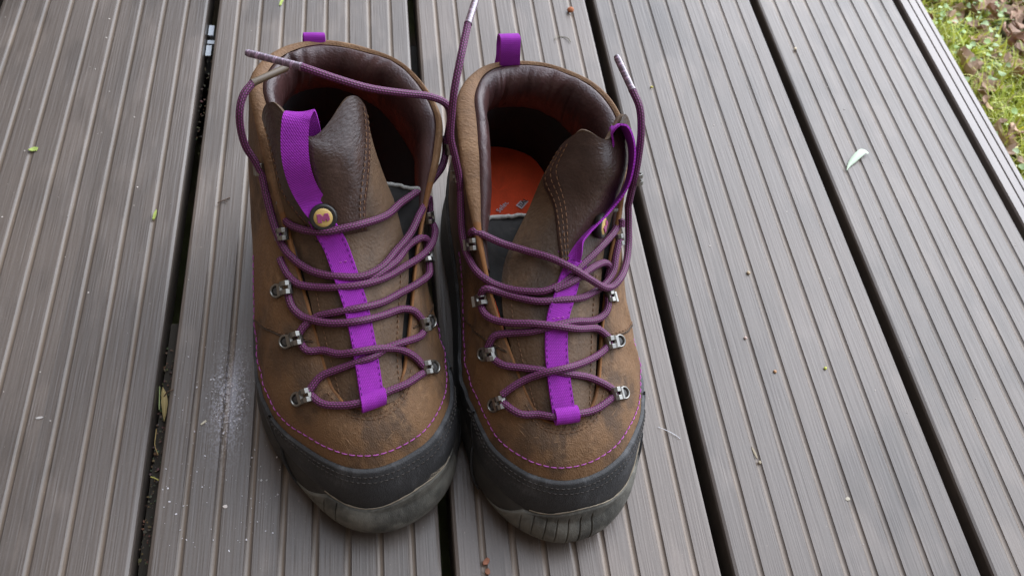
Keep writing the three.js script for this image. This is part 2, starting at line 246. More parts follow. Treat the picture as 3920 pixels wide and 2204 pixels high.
// ------------------------------------------------------------------ ground and lawn beyond the deck
const LAWN = -0.105;
{
  const g = new THREE.PlaneGeometry(160, 160, 1, 1); g.rotateX(-Math.PI / 2); g.translate(0, LAWN, 0);
  for (let i = 0, u = g.attributes.uv; i < u.count; i++) u.setXY(i, u.getX(i) * 160, u.getY(i) * 160);
  const soil = std({ map: tex(1024, 1024, (u, v) => { const a = fbm(u * 8, v * 8, 401, 5, 8), b = fbm(u * 40, v * 40, 407, 4, 40), w = sstep(0.35, 0.6, a), q = 0.4 + b; return [lerp(0.24, 0.16, w) * q, lerp(0.16, 0.16, w) * q, lerp(0.13, 0.06, w) * q]; }, true, [1 / 0.9, 1 / 0.9]), roughness: 1 });
  const gr = mesh('ground', g, soil); gr.userData.kind = 'structure';
}
{
  const rnd = R32(77), blade = () => { const P = [], I = [], C = [], n = 4; for (let i = 0; i <= n; i++) { const t = i / n, w = 0.5 * (1 - t * t * 0.92), y = t * (1 - 0.25 * t), z = 0.45 * t * t; P.push(-w, y, z, w, y, z); if (i < n) { const a = i * 2; I.push(a, a + 1, a + 3, a, a + 3, a + 2); } } const g = new THREE.BufferGeometry(); g.setAttribute('position', new THREE.Float32BufferAttribute(P, 3)); g.setIndex(I); g.computeVertexNormals(); return g; };
  const gm = std({ color: 0xffffff, roughness: 0.55, transmission: 0.35, thickness: 0 }, true);
  const N = 36000, im = new THREE.InstancedMesh(blade(), gm, N), o = new THREE.Object3D(), c = new THREE.Color(); im.name = 'grass'; im.castShadow = im.receiveShadow = true;
  for (let i = 0; i < N; i++) {
    let x, z, tries = 0; do { x = 0.785 + rnd() * 0.45; z = -1.2 + rnd() * 0.9; } while (++tries < 4 && fbm(x * 16, z * 16, 421, 3) < 0.36 + 0.14 * rnd());
    const h = 0.014 + 0.028 * rnd() * rnd() + 0.008 * rnd(), w = 0.0016 + 0.0022 * rnd();
    o.position.set(x, LAWN - 0.002, z); o.rotation.set(0, 0, 0); o.rotateY(rnd() * 6.283); o.rotateX((rnd() - 0.2) * 1.1); o.scale.set(w, h, h); o.updateMatrix(); im.setMatrixAt(i, o.matrix);
    const k = rnd(), d = rnd(); c.setRGB(lerp(0.44, 0.74, k) * (0.75 + 0.45 * d), lerp(0.54, 0.72, k) * (0.75 + 0.45 * d), lerp(0.05, 0.12, k)); if (rnd() < 0.06) c.setRGB(0.55, 0.45, 0.24); im.setColorAt(i, c);
  }
  scene.add(im); tag(im, 'short bright green grass and clover of the lawn past the deck edge', 'grass', null, 'stuff');
  // broad low weed leaves among the blades
  const leafG = () => { const P = [0, 0, 0], I = [], n = 8; for (let i = 0; i <= n; i++) { const a = i / n * Math.PI * 2; P.push(Math.sin(a) * 0.5, 0.12 * Math.cos(a * 2), 0.55 + Math.cos(a) * 0.55); if (i < n) I.push(0, i + 1, i + 2); } const g = new THREE.BufferGeometry(); P[1] = 0.0; P[2] = 0.55; g.setAttribute('position', new THREE.Float32BufferAttribute(P, 3)); g.setIndex(I); g.computeVertexNormals(); return g; };
  const NL = 2000, il = new THREE.InstancedMesh(leafG(), gm, NL); il.name = 'ground_cover_leaves'; il.castShadow = il.receiveShadow = true;
  for (let i = 0; i < NL; i++) {
    let x, z, t = 0; do { x = 0.785 + rnd() * 0.45; z = -1.2 + rnd() * 0.9; } while (++t < 8 && fbm(x * 11, z * 11, 433, 3) < 0.50);
    o.position.set(x, LAWN + 0.004 + 0.022 * rnd(), z); o.rotation.set(0, 0, 0); o.rotateY(rnd() * 6.283); o.rotateX(-0.5 * rnd()); const s = 0.003 + 0.005 * rnd(); o.scale.set(s, s, s); o.updateMatrix(); il.setMatrixAt(i, o.matrix);
    const d = 0.7 + 0.6 * rnd(); c.setRGB(0.30 * d, 0.44 * d, 0.13 * d); il.setColorAt(i, c);
  }
  scene.add(il); tag(il, 'small rounded clover leaves mixed into the lawn', 'weeds', null, 'stuff');
}

// ------------------------------------------------------------------ the boots (local millimetres: x to the viewer's right, y up, z from heel to toe)
const CW = ring([1, 1, 1, 1, 0.85, 0.3, 0.02, 0, 0, 0, 0, 0, 0, 0, 0, 0, 0, 0, 0.02, 0.3, 0.85, 1, 1, 1]);
const OW = ring([5, 4, 3, 2.5, 2.5, 3, 3.5, 4, 4.5, 5, 6.5, 8, 8.6, 7.5, 5.5, 3.6, 2.8, 3, 3, 3, 2.5, 2.5, 3, 4]);
const YB = ring([0, 0, 0, 0, 0, 0, 0, 0, 0.6, 2, 3.6, 5, 5.6, 5.6, 4.8, 3.4, 1.6, 0.6, 0, 0, 0, 0, 0, 0]);
const NS = 24;
function shell(feather, top, TR, TS, xc, BU) {
  const F = ring(feather), T = ring(top), tr = ring(TR), ts = ring(TS), bu = ring(BU);
  const out = x => { const d = F(x + 0.15).sub(F(x - 0.15)); return V(d.z, 0, -d.x).normalize(); };
  const bez = (a, b, c, d, t) => a.clone().multiplyScalar((1 - t) ** 3).addScaledVector(b, 3 * (1 - t) ** 2 * t).addScaledVector(c, 3 * (1 - t) * t * t).addScaledVector(d, t ** 3);
  const base = (x, t) => {
    const a = F(x), d = T(x), w = clamp(CW(x)), dy = d.y - a.y, o = out(x), dh = V(a.x - d.x, 0, a.z - d.z);
    const b = a.clone().add(V(0, 0.42 * dy, 0)).addScaledVector(o, lerp(1.5, 4, w) + bu(x)), c = d.clone().addScaledVector(dh, lerp(0.52, 0.05, w)).add(V(0, -lerp(0.06, 0.45, w) * dy, 0)).addScaledVector(o, lerp(0, -2, w) + bu(x));
    return bez(a, b, c, d, t);
  };
  const nrm = (x, t) => { const e = 0.05, f = 0.02, t0 = Math.max(t - f, 0), t1 = Math.min(t + f, 1); return base(x, t1).sub(base(x, t0)).cross(base(x + e, t).sub(base(x - e, t))).normalize(); };
  const up = (x, t, off = 0) => {
    const p = base(x, t), n = nrm(x, t); if (n.dot(out(x)) < 0 && n.y < 0) n.negate();
    const q = Math.sin(Math.PI * clamp(t)), w = (fbm(p.x * 0.05 + 9, p.z * 0.05, 501, 3) - 0.5) * 2.2 + (fbm(p.x * 0.15, p.z * 0.15 + p.y * 0.1, 511, 3) - 0.5) * 0.7;
    const flex = Math.exp(-(((p.z - 150) / 22) ** 2)) * Math.sin(p.z * 0.42 + p.y * 0.15 + 2 * vn(p.x * 0.08, p.z * 0.05, 517)) * 0.55;
    return p.addScaledVector(n, off + (w * 0.55 + flex) * q);
  };
  const inn = x => { const p = T(x), c = V(xc, 0, clamp(p.z, 56, 184)); return V(c.x - p.x, 0, c.z - p.z).normalize(); };
  return { F, T, tr, ts, out, up, nrm, inn };
}
const hookShape = eyelet => { // X towards the throat, Y away from the leather, Z along the lace
  const L = [], mmG = g => (g.scale(0.001, 0.001, 0.001), g);
  const ringG = new THREE.LatheGeometry([[2.1, -0.2], [2.2, 0.5], [2.45, 0.95], [2.8, 1.08], [3.15, 0.9], [3.4, 0.4], [3.45, -0.3]].map(p => new THREE.Vector2(...p)), 20); ringG.translate(-5.6, 0, 0); if (eyelet) L.push(ringG);
  const strip = (z0, z1, pts) => { const s = new THREE.Shape(), th = 0.75, up = pts.map(([x, y]) => new THREE.Vector2(x, y)), n = up.length; const off = up.map((p, i) => { const a = up[Math.max(i - 1, 0)], b = up[Math.min(i + 1, n - 1)], d = b.clone().sub(a).normalize(); return new THREE.Vector2(p.x + d.y * th, p.y - d.x * th); }); s.setFromPoints([...up, ...off.reverse()]); const g = new THREE.ExtrudeGeometry(s, { depth: z1 - z0, bevelEnabled: true, bevelThickness: 0.18, bevelSize: 0.16, bevelSegments: 2, curveSegments: 6 }); g.translate(0, 0, z0); return g; };
  const plate = [[-4.6, 0.9], [-3.2, 1.0], [-2.2, 1.7]];
  const arch = [[-2.6, 1.3], [-1.8, 2.6], [-0.7, 3.9], [0.8, 4.7], [2.4, 4.5], [3.5, 3.4], [3.8, 2.0], [3.4, 0.6]];
  L.push(strip(-2.7, 2.7, plate), strip(-2.9, -0.95, arch), strip(0.95, 2.9, arch));
  L.push(strip(-0.95, 0.95, [[-2.6, 1.3], [-2.0, 2.4], [-1.6, 3.0]]), strip(-0.95, 0.95, [[3.3, 3.7], [3.75, 2.4], [3.5, 0.8]]));
  return mmG(merge(L));
};
const hookGeo = hookShape(true), openHookGeo = hookShape(false);
const rivetGeo = new THREE.LatheGeometry([[0, 0.45], [1.3, 0.42], [1.75, 0.25], [1.95, -0.1], [2.2, -0.2]].map(p => new THREE.Vector2(p[0] / 1000, p[1] / 1000)), 18); rivetGeo.translate(-0.0056, 0, 0);
const ray = new THREE.Raycaster();
const IY = z => lerp(58, 40, sstep(10, 130, z)); // height of the footbed
function boot(name, label, cfg) {
  const g = thing(name, label, 'boot', 'pair of hiking boots on the deck');
  g.position.set(...cfg.origin); g.rotation.y = cfg.turn;
  const S = shell(cfg.feather, cfg.top, cfg.tr, cfg.ts, cfg.xc, cfg.bulge), sc = p => p.multiplyScalar(0.001), st = s => s * NS;
  const add = (n, geo, m, p = g) => mesh(n, geo, m, p);
  // sole with its side wall, the lugs' notches cut into its lower edge
  const wall = (x, s, off = 0) => {
    const o = S.out(x), f = S.F(x), ow = OW(x), yb = YB(x), top = S.up(x, 0.06).addScaledVector(o, 1.2);
    const b0 = V(f.x + o.x * (ow - 5), yb, f.z + o.z * (ow - 5)), b1 = V(f.x + o.x * (ow + 1.4), yb + 1, f.z + o.z * (ow + 1.4)), b2 = V(f.x + o.x * (ow + 1), yb + 15, f.z + o.z * (ow + 1));
    const p = b0.multiplyScalar((1 - s) ** 3).addScaledVector(b1, 3 * (1 - s) ** 2 * s).addScaledVector(b2, 3 * (1 - s) * s * s).addScaledVector(top, s ** 3);
    return p.addScaledVector(o, off);
  };
  { const side = gridGeo((s, t) => { const x = st(s), lug = Math.max(0, Math.sin(x * 9)) ** 2 * sstep(0.45, 0.1, t) * 2.2; return sc(wall(x, t, -lug)); }, 288, 14, (s, t) => [s * 0.62, t * 0.03]);
    const cap = gridGeo((s, t) => { const p = wall(st(s), 0), c = V(cfg.xc, p.y * 0.4 + 0.4, clamp(p.z, 40, 190)); return sc(p.lerp(c, t)); }, 96, 3, (s, t) => [s * 0.6, t * 0.05]);
    add('sole', merge([side, cap]), M.sole); }
  // leather upper
  const upperGeo = gridGeo((s, t) => sc(S.up(st(s), t)), 288, 48, (s, t) => [s * 0.62 + cfg.uvo, t * 0.10]);
  const upper = add('leather_upper', upperGeo, M.leather);
  // leather rolled over the collar; cut edge along the throat
  const rwc = ring(cfg.rimW), RW = x => { const m = ((x % NS) + NS) % NS; return Math.max(0.5, rwc(m)) * (0.82 + 0.36 * vn(m * 1.3, 1, 821 + cfg.seed)); };
  const rim = (x, q) => { const T = S.up(x, 1), i = S.inn(x), w = clamp(CW(x)), rw = RW(x); const P = [[0, 0], [lerp(0.5, 1.2, w), lerp(0.3, 1.7, w)], [lerp(1.3, 2.6 * rw, w), lerp(0.1, 2.4, w)], [lerp(1.9, 4.6 * rw, w), lerp(-1.4, 1.5, w)]]; const k = Math.min(Math.floor(q * 3), 2), f = q * 3 - k, a = P[Math.max(k - 1, 0)], b = P[k], c = P[k + 1], d = P[Math.min(k + 2, 3)]; return T.addScaledVector(i, cr(a[0], b[0], c[0], d[0], f)).add(V(0, cr(a[1], b[1], c[1], d[1], f), 0)); };
  const seg = (a, b) => s => lerp(a, b, s);
  { const A = seg(19.4, 28.6); add('collar_rim', gridGeo((s, t) => sc(rim(A(s), t)), 140, 9, (s, t) => [s * 0.3, t * 0.01]), M.leather);
    const B = seg(4.6, 19.4); add('cut_edge', gridGeo((s, t) => sc(rim(B(s), t)), 150, 6, (s, t) => [s * 0.3, t * 0.004]), M.rawEdge); }
  // padded collar lining with wrinkles
  const lin = (x, q) => {
    const T = S.up(x, 1), i = S.inn(x), w = clamp(CW(x));
    const rw = RW(x), P = [[lerp(1.9, 4.4 * rw, w), lerp(-1.4, 0.7, w)], [lerp(2.2, 4.6 * rw + 2.2, w), lerp(-2, 2.2, w)], [lerp(2.4, Math.max(11.0, 4.6 * rw + 5.5), w), lerp(-3, 0, w)], [lerp(2.6, Math.max(13.8, 4.6 * rw + 8), w), lerp(-5, -8, w)], [lerp(2.8, Math.max(14.0, 4.6 * rw + 8), w), lerp(-7, -20, w)], [lerp(2.8, Math.max(10.8, 4.6 * rw + 3), w), lerp(-9, -36, w)], [lerp(2.8, 6.5, w), lerp(-11, -46, w)]];
    const dl = 1 - 0.38 * w * Math.exp(-(((T.z - 10) / 28) ** 2)); for (const e of P) if (e[1] < -1) e[1] *= dl;
    const n = P.length - 1, k = Math.min(Math.floor(q * n), n - 1), f = q * n - k, a = P[Math.max(k - 1, 0)], b = P[k], c = P[k + 1], d = P[Math.min(k + 2, n)];
    const wr = cfg.wrinkle(((x % NS) + NS) % NS) * Math.sin(Math.PI * clamp(q * 1.1)) * w, z = (vn(x * 5.5 + q * 1.8, q * 1.5, 601 + cfg.seed) - 0.5) * 1.35 + (vn(x * 13 + q * 2.5, q * 3, 611 + cfg.seed) - 0.5) * 0.35;
    return T.addScaledVector(i, cr(a[0], b[0], c[0], d[0], f) + wr * (z - 0.25 * Math.abs(z))).add(V(0, cr(a[1], b[1], c[1], d[1], f) + wr * z * 0.35 * (q < 0.5 ? 1 : 0), 0));
  };
  { const A = seg(18.6, 29.4); add('collar_lining', gridGeo((s, t) => sc(lin(A(s), t)), 420, 30, (s, t) => [s * 0.3, t * 0.05]), M.lining);
    const fab = (x, q) => { const a = lin(x, 0.86), f = S.F(x), o = S.out(x), e = V(f.x - o.x * 4.5, IY(f.z) - 1, f.z - o.z * 4.5), m = a.clone().lerp(e, 0.5).addScaledVector(o, -1); return a.multiplyScalar((1 - q) ** 2).addScaledVector(m, 2 * q * (1 - q)).addScaledVector(e, q * q); };
    add('inner_lining', gridGeo((s, t) => sc(fab(st(s), t)), 160, 10, (s, t) => [s * 0.5, t * 0.08]), M.fabric);
    add('insole', gridGeo((s, t) => { const x = st(s), f = S.F(x), o = S.out(x), p = V(f.x - o.x * 5, IY(f.z), f.z - o.z * 5), c = V(cfg.xc, IY(clamp(p.z, 35, 190)) - 1, clamp(p.z, 35, 190)); return sc(p.lerp(c, t)); }, 120, 4, (s, t) => [s * 0.5, t * 0.04]), M.insole); }
  // rubber rand over the toe and along the sides
  const rand = (x, t) => { const k = S.tr(x), e = t < 0.94 ? 1.7 : 1.7 * Math.sqrt(Math.max(0, 1 - ((t - 0.94) / 0.06) ** 2)); return S.up(x, k * Math.min(t, 0.985), e + 0.15); };
  add('rubber_rand', gridGeo((s, t) => sc(rand(st(s), t)), 288, 26, (s, t) => [s * 0.62, t * 0.04]), M.rand);
  // toe bumper of the sole
  const [ba, bb] = cfg.bumper, BA = seg(ba, bb);
  add('toe_bumper', gridGeo((s, t) => {
    const x = BA(s), edge = Math.sin(Math.PI * clamp(s)) ** 0.4, tb = cfg.bumpTop(s), tf = cfg.bumpTaper(s), th = 1.5 * edge * (t > 0.93 ? Math.sqrt(Math.max(0, 1 - ((t - 0.93) / 0.07) ** 2)) : 1);
    let gv = 0; for (const [c, sl] of cfg.ridges) { const dd = (x - c - sl * (t - 0.5)) / 0.016; gv = Math.max(gv, Math.exp(-dd * dd) * sstep(0.22, 0.36, t) * sstep(0.88, 0.78, t)); }
    const o = S.out(x), T = t * tf, k = T / 0.72; let p;
    if (k < 1) p = wall(x, k * 0.93).addScaledVector(o, th).add(V(0, th * 0.5, 0));
    else { const q = (T - 0.72) / 0.28, a = wall(x, 0.93).addScaledVector(o, th).add(V(0, th * 0.5, 0)), e = S.up(x, 0.03 + tb, 1.75 + th); p = a.lerp(e, q); }
    return sc(p.addScaledVector(o, -gv * 0.9).add(V(0, -gv * 0.6, 0)));
  }, 620, 30, (s, t) => [s * 0.1, t * 0.04]), M.bumper);
  { const P = []; for (let i = 0; i <= 60; i++) { const q = lerp(0.05, 0.80, i / 60), x = BA(q), th = 1.5 * Math.sin(Math.PI * q) ** 0.4; P.push(sc(S.up(x, 0.035 + cfg.bumpTop(q), 1.5 + th * 0.55 + 0.25 * vn(i * 0.8, 4, 811)))); } add('glue_line', cord(P, t => 0.00018 + 0.00038 * vn(t * 26, 2, 813) ** 2, 6), M.glue); }
  // seams
  const line = (a, b, tf, off, n = 700) => { const L = []; for (let i = 0; i <= n; i++) { const x = lerp(a, b, i / n), t = tf(x); L.push({ p: sc(S.up(x, t, off)), n: S.nrm(x, t) }); } return L; };
  add('purple_seam', stitches(line(4.6, 19.6, x => S.ts(x), 0.25, 1300), 0.0028, 0.0009, 0.00036), M.purpleThread);
  add('rand_seam', merge([stitches(line(8, 16.4, x => S.tr(x) * 0.86, 1.9), 0.0016, 0.001, 0.00032), stitches(line(8, 16.4, x => S.tr(x) * 0.76, 1.95), 0.0016, 0.001, 0.00032)]), M.darkThread);
  add('throat_seam', merge([stitches(line(8.4, 15.6, () => 0.945, 0.2), 0.0016, 0.001, 0.0003), stitches(line(8.8, 15.2, () => 0.91, 0.2), 0.0016, 0.001, 0.0003)]), M.brownThread);
  { const L = [], R = []; for (let i = 0; i <= 24; i++) { const q = i / 24; for (const [arr, a, b] of [[L, 16.2, 14.9], [R, 7.6, 9.0]]) { const x = lerp(a, b, q ** 1.5); arr.push(sc(q < 0.55 ? S.up(x, S.tr(x) * (1.02 - q / 0.55), 1.7) : wall(x, lerp(0.96, 0.25, (q - 0.55) / 0.45), 0.7))); } } add('rand_overlap', merge([cord(L, 0.0007, 8), cord(R, 0.0007, 8)]), M.rand); }
  { const r = R32(1000 + cfg.seed), A = [], B = []; for (let k = 0; k < 16; k++) { const x0 = lerp(9.5, 15, r()), t0 = lerp(0.64, 0.9, r()), dx = (r() - 0.5) * 0.9, dt = (r() - 0.5) * 0.10, P = []; for (let i = 0; i <= 6; i++) P.push(sc(S.up(x0 + dx * i / 6, t0 + dt * i / 6, 0.02))); A.push(cord(P, t => 0.00004 + 0.00016 * Math.sin(Math.PI * t) * (0.6 + 0.4 * r()), 5)); }
    for (let k = 0; k < 26; k++) { const g0 = cfg.scrape, x0 = g0[0] + (r() - 0.5) * 0.30, q0 = g0[1] + (r() - 0.5) * 0.14, P = []; for (let i = 0; i <= 6; i++) { const x = x0 + g0[2] * (i / 6 - 0.5) * (0.4 + 0.6 * r()), q = q0 + g0[3] * (i / 6 - 0.5); P.push(sc(S.up(x, S.tr(x) * clamp(q, 0.1, 0.92), 1.83))); } B.push(cord(P, t => 0.00004 + 0.00020 * Math.sin(Math.PI * t) * r(), 5)); }
    add('leather_scratches', merge(A), M.scratch); add('rubber_scrape', merge(B), M.glue); }
  // seam of the quarters over the vamp, on either side
  { const C = [], T = []; for (const [a, b] of [[7.3, 6.0], [17.0, 18.3]]) { const f = q => { const t = lerp(0.97, 0.30, q); return [lerp(a, b, q * q * 0.6 + q * 0.4), t]; }, P = [], Q = []; for (let i = 0; i <= 160; i++) { const [x, t] = f(i / 160); if (i % 8 === 0) P.push(sc(S.up(x, t, 0.10))); Q.push({ p: sc(S.up(x + Math.sign(a - 12) * 0.055, t, 0.22)), n: S.nrm(x, t) }); } C.push(cord(P, 0.0005, 8)); T.push(stitches(Q, 0.0017, 0.0010, 0.0003)); }
    add('quarter_edge', merge(C), M.tongueLeather); add('quarter_seam', merge(T), M.brownThread); }
  // tongue
  const tn = net(cfg.tongue), tN = (s, t) => normalOf(tn, clamp(s, 0.006, 0.994), clamp(t, 0.006, 0.994)).negate();
  const face = tN(0.5, 0.3).y > 0 ? 1 : -1;
  const tong = (s, t, off = 0) => { const n = tN(s, t).multiplyScalar(face), p = tn(s, t), w = (fbm(p.x * 0.09, p.y * 0.09 + p.z * 0.05, 701 + cfg.seed, 3) - 0.5) * 1.6; return p.addScaledVector(n, off + w * Math.sin(Math.PI * s)); };
  const pillow = (s, t) => { const e = Math.min(s, 1 - s, (1 - t) * 1.1); return 0.8 + 4.4 * Math.sqrt(clamp(e / 0.09)) * sstep(0.1, 0.6, t); };
  const tongue = add('tongue', merge([gridGeo((s, t) => sc(tong(s, t)), 70, 130, (s, t) => [s * 0.06, t * 0.14]), gridGeo((s, t) => sc(tong(s, t, -pillow(s, t))), 50, 90, (s, t) => [s * 0.06, t * 0.14]), gridGeo((s, t) => { const a = s < 1 / 3 ? [0, s * 3] : s < 2 / 3 ? [s * 3 - 1, 1] : [1, 3 - s * 3]; const p = pillow(...a); return sc(tong(...a, -p * t).addScaledVector(V(0, 0, 0), 0)); }, 150, 3, (s, t) => [s * 0.2, t * 0.005])]), M.tongueLeather);
  const padS = cfg.pad; // [bottom t, left(t), right(t)]
  const padP = (s, t) => { const tt = lerp(padS.t0, 0.998, t), l = padS.left(t), r = padS.right(t); return [lerp(l, r, s), tt]; };
  add('tongue_padding', gridGeo((s, t) => { const [a, b] = padP(s, t), e = clamp(Math.min(s, 1 - s, t * 1.2) / 0.10); return sc(tong(a, b, 0.15 + 1.5 * Math.sqrt(1 - (1 - e) ** 2))); }, 50, 60, (s, t) => [s * 0.05, t * 0.07]), M.smooth);
  const padLine = (s0, off) => { const L = []; for (let i = 0; i <= 300; i++) { const [a, b] = padP(s0, lerp(0.02, 0.93, i / 300)); L.push({ p: sc(tong(a, b, off)), n: tN(a, b).multiplyScalar(face) }); } return L; };
  add('tongue_seam', merge(cfg.padSeams.map(([s, o]) => stitches(padLine(s, o), 0.0019, 0.0010, 0.00032))), M.brownThread);
  { const L = []; for (const a of [0.10, 0.90]) { const q = []; for (let i = 0; i <= 260; i++) { const t = lerp(0.03, 0.48, i / 260); q.push({ p: sc(tong(a, t, 0.25)), n: tN(a, t).multiplyScalar(face) }); } L.push(stitches(q, 0.0016, 0.0010, 0.0003)); } add('tongue_edge_seam', merge(L), M.brownThread); }
  // fabric gusset between tongue and eyestays
  const gs = net(cfg.gusset); const gus = add('gusset', gridGeo((s, t) => { const p = gs(s, t); return sc(p.add(V(0, (fbm(p.x * 0.12, p.z * 0.12, 731, 3) - 0.5) * 2, 0))); }, 60, 60, (s, t) => [s * 0.07, t * 0.1]), M.gusset);
  { const L = []; for (let i = 0; i <= 40; i++) { const s = i / 40, p = gs(s, 1); L.push(sc(p.add(V(0, 0.4 + (vn(i * 0.7, 3, 741) - 0.5) * 1.2, (vn(i * 0.9, 5, 743) - 0.5) * 1.2)))); } add('fabric_edge', cord(L, t => 0.0009 + 0.0005 * vn(t * 30, 1, 747), 7, 1), M.gussetEdge); }
  // what laces and hooks rest on
  const down = (x, z, list) => { ray.set(V(x / 1000, 0.3, z / 1000), V(0, -1, 0)); let best = null; for (const m of list) { const h = []; m.raycast(ray, h); for (const k of h) if (!best || k.point.y > best.point.y) best = k; } return best; };
  for (const m of [upper, tongue, gus]) m.matrixWorld.identity();
  const r = 1.98;
  const LACE = [];
  for (const s of cfg.strands) {
    const ctl = s.map(([x, y, z, o]) => V(x, y + (o || 0), z));
    const c = new THREE.CatmullRomCurve3(ctl, false, 'centripetal'), n = Math.max(12, Math.ceil(c.getLength() / 2.6)), pts = [];
    for (let i = 0; i <= n; i++) { const p = c.getPoint(i / n), h = down(p.x, p.z, [upper, tongue]); if (h) { const d = h.point.y * 1000 + r * 0.8 - p.y; if (d > 0 && d < 7) p.y += d; } pts.push(p); }
    for (let k = 0; k < 3; k++) for (let i = 1; i < n; i++) pts[i].y = Math.max(pts[i].y, (pts[i - 1].y + pts[i + 1].y) / 2 * 0.7 + pts[i].y * 0.3);
    LACE.push(cord(pts.map(p => sc(p.clone())), r / 1000, 12, 0.92));
  }
  const lace = add('shoelace', merge(LACE), M.lace);
  for (const [a, b, m] of cfg.aglets) { const A = mm(a), B = mm(b); mesh('aglet', cord([A, A.clone().lerp(B, 0.5), B], t => (t < 0.03 ? 0.0014 : t > 0.96 ? 0.0021 : 0.00185), 12), M[m], lace); }
  // lace hooks
  for (const [x, y, z, dx, dz, nx, ny, nz, low] of cfg.hooks) {
    const h = down(x, z, [upper]), p = h && !nx ? h.point.clone() : V(x / 1000, y / 1000, z / 1000), n = nx !== undefined ? V(nx, ny, nz).normalize() : h.face.normal.clone(); if (n.y < 0) n.negate();
    const X = V(dx, 0, dz); X.addScaledVector(n, -X.dot(n)).normalize(); const Z = X.clone().cross(n);
    const open = nx !== undefined, m = add('lace_hook', open ? openHookGeo : hookGeo, M.metal); m.matrixAutoUpdate = true; m.quaternion.setFromRotationMatrix(new THREE.Matrix4().makeBasis(X, n, Z)); m.position.copy(p.addScaledVector(n, 0.0003)); m.scale.setScalar(open ? 0.98 : 1.08); if (!open) mesh('rivet', rivetGeo, M.rivet, m);
  }
  // purple webbing down the tongue, the keeper at its foot, the pull loop and the heel loop
  { const C = [], W = []; for (const [s, t, o] of cfg.strap) { const p = tong(s, t, o), q = tong(clamp(s + 0.08), t, o); W.push(q.sub(p).normalize()); C.push(sc(p)); } add('webbing_strap', band(C, W, cfg.strapWidth / 1000, 0.0009, 90), M.webbing);
    const cc = new THREE.CatmullRomCurve3(C, false, 'centripetal'), wc = new THREE.CatmullRomCurve3(W, false, 'centripetal'), L = []; for (const e of [-1, 1]) { const q = []; for (let i = 0; i <= 260; i++) { const t = i / 260, T = cc.getTangent(t), w = wc.getPoint(t); w.addScaledVector(T, -w.dot(T)).normalize(); const n = T.clone().cross(w).normalize(); if (n.y < 0) n.negate(); q.push({ p: cc.getPoint(t).addScaledVector(w, e * cfg.strapWidth * 0.00042).addScaledVector(n, 0.00055), n }); } L.push(stitches(q, 0.0013, 0.0013, 0.00019)); } add('strap_edge_seam', merge(L), M.plumThread); }
  { const [kx, ky, kz] = cfg.keeper, dx = cfg.keeperDir, C = [], W = []; for (let i = 0; i <= 14; i++) { const a = -0.5 + i / 14 * 4.4; C.push(mm([kx, ky + 0.4 + 3.6 * Math.sin(a), kz + 3.9 * -Math.cos(a)])); W.push(V(...dx)); } add('lace_keeper', band(C, W, 0.0125, 0.0009, 40), M.webbing); }
  add('pull_loop', band(cfg.loop.map(mm), cfg.loopW.map(a => V(...a)), 0.0125, 0.001, 70), M.webbing);
  add('heel_loop', band(cfg.heel.map(mm), cfg.heel.map(() => V(...cfg.heelW)), 0.0115, 0.001, 40), M.webbing);
  { const bsn = []; for (const [s, t] of cfg.strapSeams) { const L = []; for (let i = 0; i <= 60; i++) { const a = s - 0.10 + 0.20 * i / 60, p = tong(a, t, 2.0); L.push({ p: sc(p), n: tN(a, t).multiplyScalar(face) }); } bsn.push(stitches(L, 0.0013, 0.0010, 0.00028)); } if (bsn.length) add('strap_seam', merge(bsn), M.purpleThread); }
  // round badge on the strap
  { const b = new THREE.Group(); b.name = 'badge'; g.add(b); const n = V(...cfg.badgeN).normalize(), X = V(...cfg.badgeX); X.addScaledVector(n, -X.dot(n)).normalize();
    b.quaternion.setFromRotationMatrix(new THREE.Matrix4().makeBasis(X, n, X.clone().cross(n))); b.position.copy(mm(cfg.badge));
    mesh('badge_rim', new THREE.LatheGeometry([[0, -1.5], [6.4, -1.5], [6.8, 0.9], [6.5, 2.1], [5.7, 2.6], [4.6, 2.3], [0, 1.8]].map(p => new THREE.Vector2(p[0] / 1000, p[1] / 1000)), 40), M.blackPlastic, b);
    mesh('badge_face', new THREE.LatheGeometry([[0, 3.1], [2, 3.0], [3.6, 2.75], [4.5, 2.35], [4.7, 1.8]].map(p => new THREE.Vector2(p[0] / 1000, p[1] / 1000)), 40), M.gold, b);
    const s = new THREE.Shape([[-3.2, -2.2], [-3.0, 2.3], [-1.2, 2.2], [0.1, 0.6], [1.3, 2.2], [3.0, 2.0], [3.5, -1.2], [2.0, -2.2], [1.6, -0.4], [0.4, -1.9], [-0.9, -0.5], [-1.2, -2.5]].map(p => new THREE.Vector2(p[0] / 1000, p[1] / 1000)));
    const e = new THREE.ExtrudeGeometry(s, { depth: 0.0004, bevelEnabled: true, bevelThickness: 0.0002, bevelSize: 0.0002, bevelSegments: 2 }); e.rotateX(-Math.PI / 2); e.scale(0.86, 1, 0.86); e.translate(0, 0.0029, 0); mesh('badge_letter', e, M.logoPurple, b); }
  return { g, S, add, sc, tong, rest: [upper, tongue, gus], meshes: g.children };
}
const featherL = [[4, 32, -4], [26, 32, 6], [35, 31, 30], [37, 30, 55], [38, 29, 78], [40, 28, 100], [44, 27, 125], [49, 26, 152], [51, 25, 178], [48, 24, 198], [38, 23, 216], [24, 22, 226], [8, 22, 230], [-6, 22, 227.5], [-18, 23, 218.5], [-30, 24, 203], [-41, 25, 183], [-46, 26, 160], [-45, 27, 135], [-42, 28, 112], [-38, 29, 90], [-35, 30, 66], [-32, 31, 40], [-22, 32, 8]];
